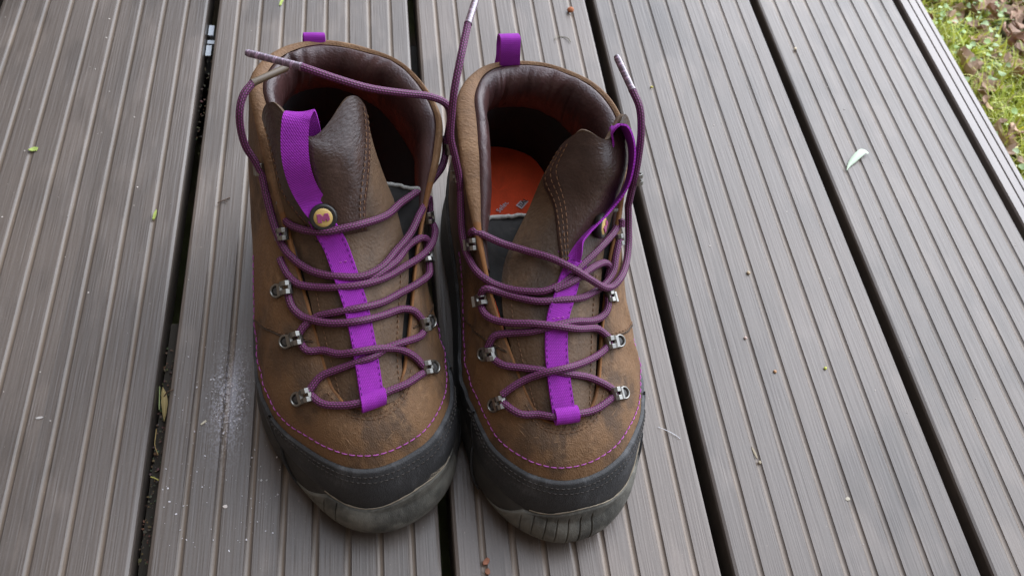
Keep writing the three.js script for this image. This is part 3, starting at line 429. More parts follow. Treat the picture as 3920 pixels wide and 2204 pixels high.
const TR = [0.3, 0.28, 0.2, 0.14, 0.12, 0.12, 0.14, 0.2, 0.30, 0.37, 0.44, 0.48, 0.5, 0.5, 0.47, 0.40, 0.3, 0.2, 0.15, 0.12, 0.12, 0.14, 0.2, 0.28];
const TRL = [0.3, 0.28, 0.2, 0.14, 0.12, 0.12, 0.14, 0.22, 0.32, 0.41, 0.49, 0.52, 0.51, 0.48, 0.43, 0.34, 0.24, 0.16, 0.13, 0.12, 0.12, 0.14, 0.2, 0.28];
const TSL = [0.5, 0.5, 0.5, 0.5, 0.5, 0.43, 0.34, 0.35, 0.43, 0.51, 0.58, 0.61, 0.61, 0.59, 0.54, 0.45, 0.34, 0.28, 0.32, 0.43, 0.5, 0.5, 0.5, 0.5];
const TS = [0.5, 0.5, 0.5, 0.5, 0.5, 0.43, 0.34, 0.34, 0.41, 0.47, 0.55, 0.59, 0.61, 0.61, 0.58, 0.51, 0.41, 0.33, 0.34, 0.43, 0.5, 0.5, 0.5, 0.5];
const featherR = featherL.map((p, i) => ({ 8: [47.5, 25, 178], 9: [45, 24, 198], 10: [34, 23, 216], 11: [21, 22, 226], 13: [-8, 22, 228], 14: [-23, 23, 219], 15: [-35, 24, 204], 16: [-44, 25, 184], 17: [-48, 26, 160] })[i] || p);
const mirror = (a, dx) => { const m = a.map(p => typeof p === 'number' ? p : [dx - p[0], p[1], p[2]]); return m.map((_, i) => m[(NS - i) % NS]); };

const L = boot('hiking_boot', 'worn brown hiking boot with upright tongue and round gold badge facing forward', {
  origin: [0.2292, 0, -0.4091], turn: 0.13182, xc: 5, uvo: 0, seed: 0, scrape: [10.2, 0.25, 0.9, 0.2], rimW: [1, 0.85, 0.8, 0.8, 0.8, 1, 1, 1, 1, 1, 1, 1, 1, 1, 1, 1, 1, 1, 1, 1.2, 1.5, 1.7, 1.5, 1.2], bulge: [0, 0, 0, 1, 2, 2, 2, 1.5, 1, 0, 0, 0, 0, 0, 0, 0, 1, 3, 5.5, 8, 9, 8, 5, 1], feather: featherL, tr: TRL, ts: TSL,
  top: [[4, 134, 11], [28, 136, 22], [46, 137, 40], [57, 131, 66], [55, 119, 84], [46, 104, 104], [38, 92, 126], [31, 80, 154], [25, 71, 176], [22, 69, 184], [18, 67, 191], [12, 66, 196], [5, 65, 198], [-2, 65.5, 197], [-8, 66, 194], [-12, 68, 189], [-15, 70, 182], [-18, 77, 163], [-22, 87, 140], [-27, 100, 115], [-32, 115, 90], [-36, 129, 66], [-36, 136, 40], [-20, 135, 18]],
  wrinkle: x => 0.25 + 1.8 * Math.exp(-(((x - 1.2) / 0.7) ** 2)) + 2.6 * Math.exp(-(((x - 23.0) / 0.6) ** 2)),
  bumper: [9.4, 15.3], bumpTaper: s => lerp(1, 0.30, sstep(0.62, 1, s)), bumpTop: s => 0.02 + 0.12 * Math.exp(-(((s - 0.25) / 0.22) ** 2)), ridges: [[13.55, 0.25], [13.95, 0.2], [14.3, 0.15], [14.6, 0.1]],
  tongue: [[[-12, 64, 193], [-4, 67, 197], [5, 68, 198], [14, 67, 196], [22, 65, 191]], [[-14, 70, 180], [-5, 75, 181], [5, 77, 181], [14, 75, 179], [22, 71, 176]], [[-17, 78, 162], [-7, 85, 163], [4, 87, 163], [15, 85, 161], [26, 79, 156]], [[-19, 86, 143], [-8, 94, 144], [4, 97, 144], [17, 94, 142], [31, 87, 138]], [[-22, 94, 124], [-10, 104, 126], [3, 107, 126], [18, 104, 122], [33, 95, 114]], [[-27, 108, 103], [-15, 120, 110], [0, 124, 113], [15, 121, 107], [25, 112, 90]], [[-30, 124, 84], [-20, 137, 96], [-4, 141, 102], [11, 139, 94], [20, 128, 82]], [[-32, 134, 70], [-27, 150, 73], [-11, 145, 93], [8, 155, 77], [17, 143, 75]]],
  pad: { t0: 0.59, left: t => lerp(0.20, 0.03, sstep(0, 0.5, t)), right: t => lerp(0.66, 0.985, sstep(0.05, 0.95, t)) }, padSeams: [[0.94, 1.5], [0.875, 2.0], [0.05, 1.4]],
  gusset: [[[-14, 62, 190], [5, 63, 193], [22, 63, 188]], [[-18, 74, 164], [5, 78, 162], [29, 75, 158]], [[-22, 86, 138], [5, 90, 136], [37, 86, 130]], [[-27, 96, 116], [8, 100, 112], [43, 98, 109]], [[-30, 108, 100], [14, 108, 90], [46, 106, 98]]],
  strands: [ // [x, y, z, lift]
    [[60, 119, 72], [60, 111, 76], [57, 108, 83], [49, 106, 92], [40, 106, 98], [32, 106, 104], [22, 110, 115], [8, 114, 122.5], [0, 114, 124], [-8, 112.5, 124], [-17, 109, 119.5], [-24, 106, 113], [-27, 103, 106]],
    [[-34.5, 109, 92], [-33, 104, 102], [-31, 99.5, 112], [-28, 97, 121], [-23, 94.5, 127.5], [-15, 96.5, 136], [-4, 99.5, 142], [7, 99.5, 143], [17, 98.5, 138, 0.5], [25, 98, 129.5, 1], [34, 98, 120, 2], [41, 101, 109, 1.5], [48, 99, 98], [48, 94, 103]],
    [[-31, 90, 122], [-28.5, 89, 130], [-24, 90, 137], [-15, 92.5, 142], [-6, 96.5, 146], [5, 98, 147], [17, 96, 143], [28, 92.5, 136, 1], [39, 90.5, 129, 2.5], [46, 92, 121], [49, 93, 112], [47, 93, 106]],
    [[10, 97, 144.5], [16, 97, 141, 1], [25, 95.5, 134, 1.5], [33, 94, 124, 2], [40, 94, 120, 2], [44, 92, 119], [43, 88, 125]],
    [[43, 87, 130], [42, 86, 136], [35, 86.5, 142, 1], [26, 88, 147], [14, 91, 154], [3, 93, 157], [-8, 90, 156], [-17, 84.5, 154], [-23, 81, 156], [-27, 77.5, 159.5]],
    [[-29, 86, 138], [-28, 84, 145], [-25, 83, 150], [-20, 83, 154.5, 0.5], [-9, 87, 161, 1.2], [2, 90, 163, 0.8], [13, 88, 160, 0.5], [25, 83.5, 154.5, 0.5], [31, 82, 154.5], [36, 76, 158]],
    [[36, 74, 160], [34, 74.5, 165], [26, 78, 170, 1], [15, 80.5, 173.5], [7, 81, 178], [0, 80, 179], [-10, 75.5, 179.5], [-18, 72, 180], [-24, 68, 184.5]],
    [[-26, 75.5, 161], [-23, 76, 167], [-16, 75.5, 168.5], [-8, 80, 174, 0.5], [0, 82, 176, 2.2], [11, 80.5, 175, 2.6], [21, 76.5, 173.5, 1], [28, 73, 175.5], [33, 68.5, 180]],
    [[-24, 66.5, 185.5], [-19, 67, 192], [-10, 69, 195.5], [-2, 71, 196.5], [5, 71.5, 195.5], [12, 71, 192.5], [22, 70, 189], [33, 67, 182]],
    [[-13, 165, 66], [3, 161, 71], [18, 157, 74], [34, 152, 73], [49, 147, 71], [58, 141, 70], [62, 131, 69], [61, 119, 72]],
    [[-35, 150, 59], [-40, 148, 65], [-42.5, 143, 70], [-43, 134, 74], [-41.5, 126, 78], [-38, 119, 81], [-35.5, 114, 85], [-34.5, 109, 92]],
  ],
  aglets: [[[-37, 165, 55], [-12.4, 165, 66.3], 'aglet'], [[-18, 150, 49], [-35.6, 150, 59.4], 'agletBrown']],
hooks: [[34, 65, 179, -1, 0.1], [36, 74, 158, -1, 0.1], [42, 88, 126.5, -1, 0.1, 0.42, 0.8, 0.3], [-25, 65, 185, 1, -0.15], [-27, 75, 159, 1, -0.1], [-29, 85, 136, 1, 0], [46, 94, 105, -1, 0.1, 0.62, 0.55, 0.5], [-28, 101, 114, 1, 0, -0.55, 0.6, 0.45], [60, 113, 74, -1, 0.2, 0.85, 0.3, 0.4], [-35, 113, 81, 1, 0, -0.7, 0.5, 0.5]],
  strap: [[0.305, 0.665, 2.5], [0.33, 0.615, 2.5], [0.36, 0.565, 2.1], [0.385, 0.50, 1.5], [0.42, 0.42, 1.4], [0.46, 0.34, 1.3], [0.48, 0.24, 1.2], [0.48, 0.14, 1.2], [0.49, 0.05, 1.2], [0.5, 0.0, 1.4]], strapWidth: 12, strapSeams: [[0.37, 0.5], [0.42, 0.415], [0.45, 0.35]],
  keeper: [5, 70, 195.5], keeperDir: [1, 0.06, -0.22],
  loop: [[-7, 114, 120.5], [-10.5, 119, 116.5], [-13.5, 122.5, 113], [-17, 129.5, 109.5], [-19.5, 140, 105], [-19.5, 149, 98.5], [-17.5, 156.5, 91], [-15, 155, 86.5], [-13, 147, 87], [-12, 138, 90]], loopW: [[1, 0, 0.1], [1, 0.0, 0.1], [1, 0, 0.1], [1, 0, 0.12], [1, 0, 0.15], [1, 0, 0.1], [1, 0, 0.05], [1, 0, 0], [1, 0, 0], [1, 0, 0]],
  heel: [[-1, 112, 4], [-1, 128, 6], [-1, 134, 7.0], [-1, 138, 9.5], [-1, 138.5, 12], [-1, 135, 14], [-1, 132, 14]], heelW: [1, 0, 0.05],
  badge: [-9, 116.6, 118.2], badgeN: [-0.12, 0.66, 0.74], badgeX: [1, 0.05, -0.1],
});

const topR = [[0, 134, 11], [22, 136, 18], [42, 137, 36], [51, 133, 58], [50, 122, 80], [45, 106, 100], [36, 93, 122], [27, 81, 150], [20, 71, 176], [17, 69, 184], [13, 67, 191], [7, 66, 196], [0, 65, 198], [-8, 65, 198], [-15, 66, 195], [-19, 68, 189], [-22, 71, 181], [-27, 79, 162], [-32, 89, 138], [-36, 103, 112], [-39, 117, 88], [-40, 130, 64], [-36, 136, 38], [-20, 135, 17]];
const Rb = boot('hiking_boot', 'worn brown hiking boot with orange insole showing and tongue slumped sideways', {
  origin: [0.3351, 0, -0.4009], turn: 0.11546, xc: -2, uvo: 0.31, seed: 5, scrape: [9.2, 0.42, 0.8, -0.35], rimW: [1, 0.85, 0.8, 0.8, 0.8, 1, 1, 1, 1, 1, 1, 1, 1, 1, 1, 1, 1, 1, 1, 1.4, 2.0, 2.1, 1.8, 1.3], bulge: [0, 0, 0, 1, 2, 2, 2, 1.5, 1, 0, 0, 0, 0, 0, 0, 0, 1, 2.5, 3.5, 4, 3, 2, 0, 0], feather: mirror(featherR, 6), tr: mirror(TR), ts: mirror(TS), top: topR,
  wrinkle: x => 0.4 + 2.2 * Math.exp(-(((x - 1.2) / 1.1) ** 2)) + 1.5 * Math.exp(-(((x - 23.6) / 0.7) ** 2)),
  bumper: [8.7, 14.6], bumpTaper: s => lerp(lerp(0.6, 1, sstep(0, 0.28, s)), 0.32, sstep(0.70, 1, s)), bumpTop: s => 0.0 + 0.17 * Math.exp(-(((s - 0.5) / 0.24) ** 2)), ridges: [[11.35, -0.1], [11.7, -0.06], [12.05, 0.02], [12.4, 0.08], [12.75, 0.14], [13.15, 0.2], [13.5, 0.2]],
  tongue: [[[-19, 65, 190], [-12, 68, 196], [-4, 69, 198], [4, 68, 197], [13, 65, 190]], [[-22, 71, 180], [-13, 76, 181], [-4, 78, 182], [6, 76, 180], [17, 71, 176]], [[-25, 78, 162], [-14, 86, 163], [-3, 88, 163], [9, 86, 161], [21, 79, 158]], [[-27, 87, 142], [-14, 95, 144], [-1, 98, 145], [13, 95, 142], [27, 87, 136]], [[-22, 95, 118], [-8, 106, 122], [6, 110, 124], [20, 107, 121], [34, 97, 113]], [[-5, 108, 93], [5, 121, 103], [17, 126, 108], [31, 122, 104], [41, 110, 97]], [[0, 125, 88], [9, 139, 93], [22, 143, 99], [36, 139, 95], [45, 128, 87]], [[6, 142, 86], [14, 157, 88], [29, 151, 89], [41, 152, 73], [49, 137, 76]]],
  pad: { t0: 0.47, left: t => lerp(0.50, 0.015, sstep(0.02, 0.8, t)), right: t => lerp(0.86, 0.98, sstep(0, 0.6, t)) }, padSeams: [[0.05, 1.4], [0.11, 1.9], [0.16, 1.9]],
  gusset: [[[-20, 62, 189], [-4, 63, 193], [14, 63, 188]], [[-25, 74, 164], [-3, 78, 162], [24, 75, 156]], [[-29, 86, 140], [-1, 90, 138], [33, 86, 128]], [[-34, 94, 118], [2, 98, 112], [42, 98, 108]], [[-36, 104, 98], [-14, 101, 93], [44, 106, 98]]],
  strands: [
    [[-40.5, 113, 83], [-41, 104, 92], [-41, 97, 101], [-40, 94, 112], [-36, 95, 125], [-27.5, 93.5, 132], [-17, 98, 139], [-7, 101, 142], [5, 103, 138, 0.5], [14, 104, 131, 0.5], [24, 103, 123, 1], [38, 100, 110, 1], [44, 100, 103], [44, 95, 106]],
    [[42, 94, 112], [38.5, 93, 120, 0], [36, 91, 127], [30, 91, 134], [22, 92, 139.5, 0.5], [12, 96, 145], [0, 99, 147], [-11, 98, 146], [-20, 95, 140.5], [-29, 92, 134], [-35, 92, 131.5], [-36.5, 87, 132]],
    [[-3, 101, 143, 0.8], [7, 101.5, 140, 2.2], [15, 101, 135, 2.2], [23, 98.5, 129, 1.5], [31, 93, 124, 2], [34.5, 91, 124.5, 1], [33, 88, 129]],
    [[49, 108, 97], [50, 99, 102], [49.5, 92, 110], [45, 89, 122], [37, 89, 133.5, 3], [29, 90, 139, 3], [18.5, 97, 139, 4.5], [6, 106, 135, 3.5], [-4, 109, 128, 1], [-16, 105, 118], [-26, 105, 112], [-34, 106, 107], [-38, 103, 104]],
    [[31, 86, 138], [28.5, 84, 146.5], [21, 84.5, 152], [7, 92, 156], [-4, 93.5, 158], [-16, 90, 158], [-25, 85.5, 155], [-33, 81, 153], [-36, 75, 155.5]],
    [[-37, 84, 133], [-35.5, 84, 142], [-28, 87.5, 150, 0.5], [-16, 91.5, 156, 2.4], [-5, 92.5, 159.5, 2.6], [6, 90.5, 160.5, 1.6], [21, 82.5, 156.5], [28, 78, 160]],
    [[28, 76.5, 162], [20, 77.5, 168], [8, 80, 174, 0.8], [-4, 82, 178, 2.6], [-12, 81, 178, 2], [-20, 77, 177], [-27, 73, 178], [-33, 69, 180]],
    [[-35, 73, 160], [-31, 76, 167], [-21, 79, 172], [-11, 81, 176], [-1, 81, 179], [12, 74.5, 179.5], [20, 71, 182], [26, 67, 185.5]],
    [[-33, 66, 182.5], [-26, 68, 191], [-17, 68.5, 193], [-10, 71, 196.5], [-4, 71.8, 197], [2, 71, 196.5], [13, 68, 194], [26, 65.5, 187]],
    [[-36.5, 184, 40], [-43, 178, 58], [-47, 168, 69], [-48, 156, 74], [-48, 146, 77], [-45, 134, 79], [-42, 122, 80], [-40.5, 113, 83]],
    [[44, 165, 69], [47, 160, 77], [48.5, 150, 84], [49, 138, 89], [49, 126, 93], [49, 116, 95], [49, 108, 97]],
  ],
  aglets: [[[-28, 186, 20], [-36.8, 184, 41], 'aglet'], [[40, 170, 50], [44.2, 164.6, 69.8], 'aglet']],
hooks: [[26, 66, 186, -1, 0.1], [28, 76, 161, -1, 0.1], [32, 84.5, 139, -1, 0.1, 0.35, 0.85, 0.3], [-32, 65, 181, 1, -0.1], [-34, 74, 158, 1, -0.1], [-36, 84, 133, 1, 0, -0.35, 0.85, 0.3], [42, 96, 110, -1, 0.1, 0.5, 0.65, 0.5], [-37.5, 99, 108, 1, 0, -0.55, 0.6, 0.45], [50, 123, 91, -1, 0.2, 0.8, 0.35, 0.45], [-40.5, 117, 77, 1, 0, -0.7, 0.5, 0.5]],
  strap: [[0.66, 0.535, 1.6], [0.60, 0.49, 1.4], [0.555, 0.43, 1.8], [0.50, 0.36, 1.3], [0.46, 0.25, 1.2], [0.46, 0.15, 1.2], [0.47, 0.05, 1.2], [0.48, 0.0, 1.4]], strapWidth: 12, strapSeams: [[0.49, 0.36]],
  keeper: [-4, 70, 196], keeperDir: [1, 0, 0.0],
  loop: [[7, 109, 128.5], [9.5, 111, 125.5], [13, 113, 122], [18, 114.5, 118], [24, 116.5, 114], [32, 119.5, 108.5], [39.5, 128, 103], [42, 138, 97.5], [41.5, 148, 91], [36.5, 156, 85], [32.5, 152.5, 84.5], [32.5, 145, 87], [30.5, 140, 90]], loopW: [[0.95, 0.2, 0.2], [0.6, 0.5, 0.45], [0.0, 0.72, 0.62], [-0.1, 0.73, 0.62], [-0.15, 0.74, 0.62], [-0.22, 0.74, 0.62], [-0.22, 0.72, 0.64], [-0.18, 0.72, 0.66], [-0.14, 0.72, 0.66], [-0.14, 0.72, 0.66], [-0.2, 0.7, 0.7], [-0.2, 0.7, 0.7], [-0.2, 0.7, 0.7]],
  heel: [[-2, 112, 2], [-2, 132, 4], [-3, 142, 4], [-4, 149.5, 7], [-4, 151, 12], [-4, 146, 15], [-3, 138, 15.5], [-2, 132, 14.5]], heelW: [1, 0, 0.0],
  badge: [26.5, 114.2, 114], badgeN: [0.80, 0.34, 0.50], badgeX: [0.4, 0.2, -0.8],
});
// printed lettering on the right boot's footbed
{ const put = (txt, size, x, z, ang, m, name, dy) => { const g = new TextGeometry(txt, { font, size, depth: 0.0001, curveSegments: 3 }); g.rotateX(-Math.PI / 2); g.rotateY(ang); g.translate(x / 1000, (IY(z) + dy) / 1000, z / 1000); mesh(name, g, m, Rb.g); };
  const ang = 0.78;
  put('Select', 0.0030, -4, 51, ang, M.white, 'insole_print', 0.5);
  const b = new THREE.BoxGeometry(0.0105, 0.00012, 0.0042); b.translate(0.00525, 0, -0.0015); b.rotateY(ang); b.translate(9.5 / 1000, (IY(49) + 0.5) / 1000, 49 / 1000); mesh('insole_label', b, M.white, Rb.g);
  put('IIAL', 0.0028, 10, 48.5, ang, M.darkThread, 'insole_print', 0.7); }

// ------------------------------------------------------------------ what lies on the deck and the lawn
const flake = (seed, n, rx, rz, th, curl = 0) => { // an irregular chip or leaf scrap
  const r = R32(seed), top = [], P = [], I = []; for (let i = 0; i < n; i++) { const a = i / n * 6.2832, k = 0.72 + 0.5 * r(); top.push([Math.cos(a) * rx * k, Math.sin(a) * rz * k]); }
  const y = (x, z) => curl * (x * x / (rx * rx) + 0.4 * z / rz) * rx; P.push(0, th, 0, 0, 0, 0);
  for (const [x, z] of top) P.push(x * 0.92, th * 0.8 + y(x, z), z * 0.92, x, y(x, z), z);
  for (let i = 0; i < n; i++) { const a = 2 + i * 2, b = 2 + ((i + 1) % n) * 2; I.push(0, b, a, 1, a + 1, b + 1, a, b, b + 1, a, b + 1, a + 1); }
  const g = new THREE.BufferGeometry(); g.setAttribute('position', new THREE.Float32BufferAttribute(P, 3)); g.setAttribute('uv', new THREE.Float32BufferAttribute(P.filter((_, i) => i % 3 < 2), 2)); g.setIndex(I); const h = g.toNonIndexed(); h.computeVertexNormals(); return h;
};
const col = (r, g, b, rough = 0.8) => std({ color: rgb(r, g, b), roughness: rough });
function scrap(name, label, cat, geo, mat, [x, y, z], turn = 0, group) { const m = mesh(name, geo, mat); m.position.set(x, y, z); m.rotation.y = turn; return tag(m, label, cat, group); }
{ // pale curved leaf on the right
  const pts = [[0.6452, 0.0022, -0.4628], [0.6410, 0.0028, -0.4640], [0.6365, 0.0026, -0.4610], [0.6300, 0.0018, -0.4552], [0.6250, 0.0012, -0.4502], [0.6213, 0.0008, -0.4449]].map(p => V(...p)), c = new THREE.CatmullRomCurve3(pts);
  const g = gridGeo((s, t) => { const p = c.getPoint(t), T = c.getTangent(t), side = V(-T.z, 0, T.x).normalize(), w = 0.0029 * Math.sin(Math.PI * Math.pow(clamp(t * 0.96 + 0.03), 0.75)), a = (s - 0.5) * 2; return p.addScaledVector(side, a * w).add(V(0, 0.0011 * (1 - a * a) * Math.sin(Math.PI * t), 0)); }, 12, 40);
  tag(mesh('fallen_leaf', g, std({ color: rgb(0.50, 0.60, 0.44), roughness: 0.5 })), 'pale green curved narrow leaf lying across a groove on the right boards', 'leaf');
}
scrap('leaf_scrap', 'small yellow green leaf scrap on the leftmost board', 'leaf', flake(5, 6, 0.0030, 0.0024, 0.0006, 0.2), col(0.30, 0.38, 0.09), [0.0505, 0.0002, -0.4405], 0.4);
scrap('leaf_scrap', 'narrow yellow green leaf scrap beside the black gap left of the boots', 'leaf', flake(8, 8, 0.0010, 0.0046, 0.0005, 0.2), col(0.28, 0.34, 0.07), [0.1303, 0.0002, -0.3878], -0.1);
scrap('leaf_scrap', 'thin green leaf scrap at the top edge left of the heel loop', 'leaf', flake(9, 8, 0.0011, 0.0050, 0.0005, 0.2), col(0.34, 0.42, 0.10), [0.1982, 0.0002, -0.6045], -0.2);
{ const g = new THREE.SphereGeometry(1, 16, 12); g.scale(0.0030, 0.0023, 0.0026); scrap('seed', 'round orange brown seed on the boards above the right boot', 'seed', g, col(0.36, 0.12, 0.045), [0.430, 0.0022, -0.616], 0.4); }
{ const a = cord([V(-0.004, 0.0008, 0.001), V(0, 0.0012, 0), V(0.0045, 0.0007, -0.0015)], 0.00035, 6), b = cord([V(0, 0.0012, 0), V(0.002, 0.0012, 0.0018)], 0.00028, 6); scrap('twig', 'tiny forked brown twig on the board left of the left boot', 'twig', merge([a, b]), col(0.09, 0.055, 0.035), [0.1705, 0, -0.4005], 0.3); }
{ const L = []; for (let i = 0; i <= 14; i++) { const a = 0.4 + i / 14 * 3.4; L.push(V(Math.cos(a) * 0.0065, 0.0007 + 0.0006 * Math.sin(a * 2), -Math.sin(a) * 0.0055)); } scrap('straw', 'curled pale straw on the boards above the right boot', 'straw', cord(L, t => 0.0004 * (1 - 0.5 * t), 6), col(0.20, 0.18, 0.12), [0.418, 0, -0.5775], -0.5); }
scrap('leaf_scrap', 'rust brown leaf crumb at the bottom edge below the right boot, upper of two', 'leaf', flake(12, 7, 0.0026, 0.0019, 0.0008, 0.3), col(0.28, 0.11, 0.06), [0.3190, 0.0002, -0.1590], 0.5);
scrap('leaf_scrap', 'rust brown leaf crumb at the bottom edge below the right boot, lower of two', 'leaf', flake(14, 7, 0.0020, 0.0015, 0.0008, 0.3), col(0.26, 0.11, 0.06), [0.3192, 0.0002, -0.1535], 1.3);
scrap('hair', 'fine white hair on the board right of the right boot', 'hair', cord([V(0.4275, 0.0006, -0.2335), V(0.4315, 0.0012, -0.2312), V(0.4355, 0.0009, -0.2290), V(0.4395, 0.0006, -0.2255)], 0.00016, 5), col(0.8, 0.8, 0.82, 0.5), [0, 0, 0]);
{ const bits = [['small yellow seed near the top between the second and third gaps', [0.483, -0.528], [0.42, 0.36, 0.06], 0.0013], ['small yellow green seed low on the right boards', [0.547, -0.272], [0.46, 0.48, 0.08], 0.0012], ['pale tan chip on the board right of the right boot', [0.515, -0.347], [0.42, 0.32, 0.2], 0.0015], ['pinkish chip on the board right of the right toe', [0.499, -0.295], [0.50, 0.36, 0.30], 0.0012], ['cream seed in a groove near the upper right', [0.622, -0.585], [0.60, 0.50, 0.34], 0.0015], ['orange crumb in the middle of the right boards', [0.512, -0.270], [0.45, 0.24, 0.11], 0.0012]];
  bits.forEach(([label, [x, z], c, r], i) => { const g = new THREE.SphereGeometry(1, 10, 8); g.scale(r, r * 0.7, r * 0.85); scrap('seed', label, 'seed', g, col(...c, 0.6), [x, r * 0.5, z], i); }); }
scrap('straw', 'short pale straw fragment beside the white flecks left of the left boot', 'straw', (() => { const g = new THREE.BoxGeometry(0.0034, 0.0006, 0.0010); g.translate(0, 0.0004, 0); return g; })(), col(0.62, 0.56, 0.42), [0.1720, 0, -0.2425], 0.75);
scrap('straw', 'split tan straw on the board near the bottom right', 'straw', merge([flake(21, 8, 0.0008, 0.0042, 0.0007), flake(22, 6, 0.0010, 0.0012, 0.0007).translate(0.0006, 0, 0.0058)]), col(0.30, 0.25, 0.17), [0.4835, -0.0002, -0.2150], 0.16);
scrap('bark_chip', 'grey white bark chip in the groove near the bottom right', 'chip', flake(24, 7, 0.0018, 0.0014, 0.0008), col(0.40, 0.36, 0.28), [0.5325, -0.0004, -0.1850], 0.6);
scrap('bark_chip', 'pale chip on the board below the white flecks', 'chip', flake(26, 7, 0.0013, 0.0010, 0.0008), col(0.66, 0.58, 0.52), [0.1867, -0.0001, -0.1942], 0.2);
scrap('bark_chip', 'pale smear of bark on the leftmost board near the bottom', 'chip', flake(27, 7, 0.0022, 0.0010, 0.0004), col(0.40, 0.37, 0.34), [0.089, 0.0001, -0.2474], 0.2);
// litter caught in the gap left of the boots
scrap('dry_leaf', 'long tan dry leaf wedged in the gap left of the left boot', 'leaf', (() => { const c = new THREE.CatmullRomCurve3([[0.1462, -0.0105, -0.2715], [0.1478, -0.0098, -0.265], [0.1489, -0.0095, -0.257], [0.1494, -0.0100, -0.2495]].map(p => V(...p))); return gridGeo((s, t) => { const p = c.getPoint(t), w = 0.0015 * Math.sin(Math.PI * clamp(t * 0.9 + 0.07)) * (0.8 + 0.4 * vn(t * 6, 2, 901)), a = (s - 0.5) * 2; return p.add(V(a * w, -Math.abs(a) * 0.0007, 0)); }, 6, 24); })(), col(0.34, 0.25, 0.10), [0, 0, 0]);
scrap('grass_stem', 'yellow grass stem across the gap near the lower left', 'stem', cord([V(0.1468, -0.0085, -0.2160), V(0.1490, -0.0082, -0.2150), V(0.1512, -0.0078, -0.2135)], 0.00035, 6), col(0.46, 0.40, 0.10), [0, 0, 0]);
scrap('grass_stem', 'thin bent tan stem down in the gap below the dry leaf', 'stem', cord([V(0.1462, -0.0095, -0.2445), V(0.1462, -0.0095, -0.2390), V(0.1465, -0.0095, -0.2345), V(0.1488, -0.0095, -0.2290)], 0.00028, 6), col(0.32, 0.22, 0.08), [0, 0, 0]);
scrap('grass_stem', 'green stem along the gap wall beside the dry leaf', 'stem', cord([V(0.1452, -0.0080, -0.2700), V(0.1458, -0.0088, -0.2620), V(0.1464, -0.0090, -0.2560)], 0.0004, 6), col(0.22, 0.26, 0.10), [0, 0, 0]);
scrap('twig', 'short dark twig sticking out over the gap edge beside the dry leaf', 'twig', cord([V(0.1490, -0.004, -0.2615), V(0.1520, 0.0006, -0.2622), V(0.1546, 0.0010, -0.2630)], 0.00035, 6), col(0.12, 0.075, 0.045), [0, 0, 0]);
{ // crumbs of soil in that gap, white flecks, dust in the grooves: nobody could count them
  const rnd = R32(909), G = [flake(31, 5, 1, 0.8, 0.7), flake(33, 6, 1, 0.6, 0.6), flake(35, 5, 0.8, 0.8, 0.5)], o = new THREE.Object3D(), c = new THREE.Color();
  const inst = (name, n, mat, place, label, cat) => { const im = new THREE.InstancedMesh(G[n % 3], mat, n); im.name = name; for (let i = 0; i < n; i++) { const [x, y, z, r, k] = place(i); o.position.set(x, y, z); o.rotation.set(0, rnd() * 6.3, 0); o.scale.set(r, r * 0.6, r * (0.6 + 0.6 * rnd())); o.updateMatrix(); im.setMatrixAt(i, o.matrix); im.setColorAt(i, k); } im.castShadow = im.receiveShadow = true; scene.add(im); tag(im, label, cat, null, 'stuff'); };
  const wm = std({ color: 0xffffff, roughness: 0.9 });
  inst('gap_litter', 420, wm, () => { const z = -0.30 + 0.13 * rnd() + (rnd() < 0.2 ? -0.28 : 0); return [0.1452 + 0.0062 * rnd(), -0.0125 - 0.003 * rnd(), z, 0.0004 + 0.0010 * rnd() * rnd(), c.clone().setRGB(0.07 + 0.08 * rnd(), 0.05 + 0.05 * rnd(), 0.03 + 0.03 * rnd())]; }, 'crumbs of soil and plant litter lying in the gap left of the boots', 'litter');
  { const g = new THREE.BoxGeometry(0.006, 0.002, 0.16); g.translate(0.1487, -0.0150, -0.236); mesh('litter_bed', g, col(0.035, 0.028, 0.02, 1), deck); }
  const gauss = () => (rnd() + rnd() + rnd() + rnd() - 2) * 0.9;
  inst('white_flecks', 520, wm, i => { let x = 0.1835 + gauss() * 0.008, z = -0.258 + gauss() * 0.018; if (i > 330) { x = 0.155 + 0.06 * rnd(); z = -0.30 + 0.13 * rnd(); } const q = 0.45 + 0.3 * rnd(); return [x, 0.0001, z, 0.00020 + 0.00062 * rnd() ** 3, c.clone().setRGB(q, q * 0.95, q * 0.96)]; }, 'white flecks scattered on the board left of the left boot', 'flecks');
  inst('dust_specks', 330, wm, i => { const left = i < 210; let x, z; do { x = left ? 0.0 + 0.30 * rnd() : 0.42 + 0.32 * rnd(); z = -0.75 + 0.65 * rnd(); } while (deckEdges.every(([a, b]) => x < a + 0.001 || x > b - 0.001)); const q = 0.25 + 0.4 * rnd(); return [x, 0.00005, z, 0.00018 + 0.00060 * rnd() ** 4, c.clone().setRGB(q, q * 0.9, q * 0.8)]; }, 'pale dust specks scattered over the boards', 'dust');
}
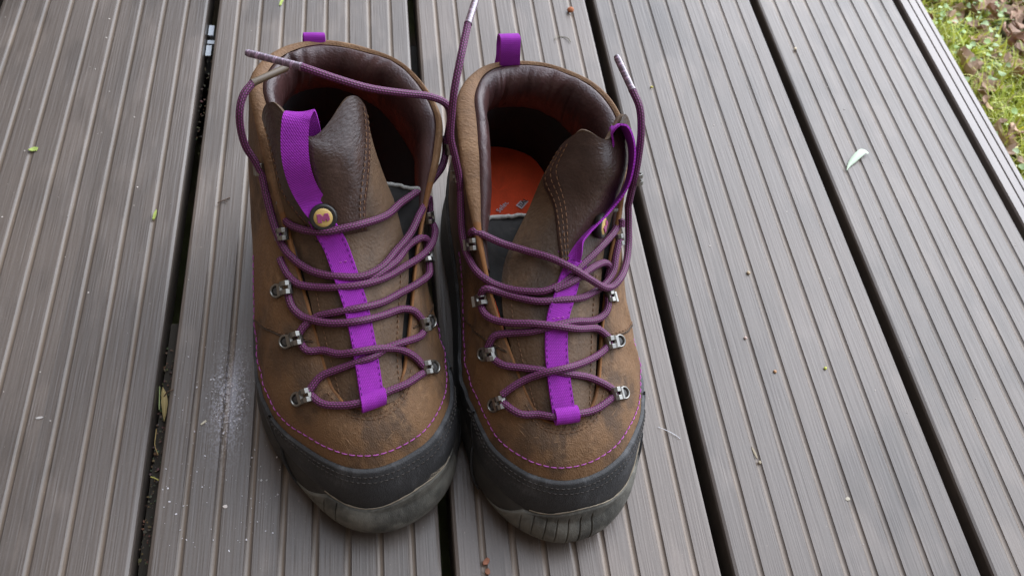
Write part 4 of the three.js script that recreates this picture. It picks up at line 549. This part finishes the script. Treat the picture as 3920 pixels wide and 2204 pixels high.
{ // leaf litter between the blades
  const rnd = R32(616), o = new THREE.Object3D(), c = new THREE.Color(), n = 1400, im = new THREE.InstancedMesh(flake(41, 7, 1, 0.7, 0.12, 0.4), std({ color: 0xffffff, roughness: 0.85 }), n); im.name = 'leaf_litter'; im.castShadow = im.receiveShadow = true;
  for (let i = 0; i < n; i++) { let x, z, t = 0; do { x = 0.785 + rnd() * 0.40; z = -1.15 + rnd() * 0.8; } while (++t < 6 && fbm(x * 16, z * 16, 421, 3) > 0.52); const s = 0.003 + 0.007 * rnd(); o.position.set(x, LAWN + 0.002 + 0.012 * rnd(), z); o.rotation.set((rnd() - 0.5) * 1.2, rnd() * 6.3, (rnd() - 0.5) * 1.2); o.scale.set(s, s, s); o.updateMatrix(); im.setMatrixAt(i, o.matrix); const d = 0.6 + 0.7 * rnd(); c.setRGB(0.46 * d, 0.30 * d, 0.21 * d); im.setColorAt(i, c); }
  scene.add(im); tag(im, 'brown leaf litter and soil crumbs between the blades of the lawn', 'litter', null, 'stuff');
}
{ // dead leaves in the lawn
  const rnd = R32(515), G = [0, 1, 2].map(k => { const g = gridGeo((s, t) => { const a = (s - 0.5) * 2, w = 0.34 * Math.sin(Math.PI * clamp(t * 0.94 + 0.03)) * (1 + 0.18 * Math.sin(t * (22 + 5 * k))); return V(a * w, 0.30 * a * a * (0.6 + 0.4 * k) + 0.16 * Math.sin(t * 4 + k) + 0.05 * Math.sin(a * 9 + t * 7), (t - 0.5)); }, 8, 16); return g; });
  const mats = [[0.36, 0.21, 0.14], [0.30, 0.17, 0.12], [0.42, 0.29, 0.20], [0.22, 0.12, 0.085]].map(q => col(...q, 0.7));
  let k = 0; for (let i = 0; i < 26; i++) { const x = 0.83 + rnd() * 0.24, z = -0.92 + rnd() * 0.42, sz = 0.014 + 0.020 * rnd(); const m = mesh('dead_leaf', G[k++ % 3], mats[Math.floor(rnd() * 4)]); m.position.set(x, LAWN + 0.006 + 0.016 * rnd(), z); m.scale.set(sz, sz, sz); m.rotation.set((rnd() - 0.5) * 0.9, rnd() * 6.28, (rnd() - 0.5) * 0.9); tag(m, 'dry brown curled leaf lying among the grass of the lawn', 'leaf', 'dead leaves in the lawn'); }
}
renderer.render(scene, camera);
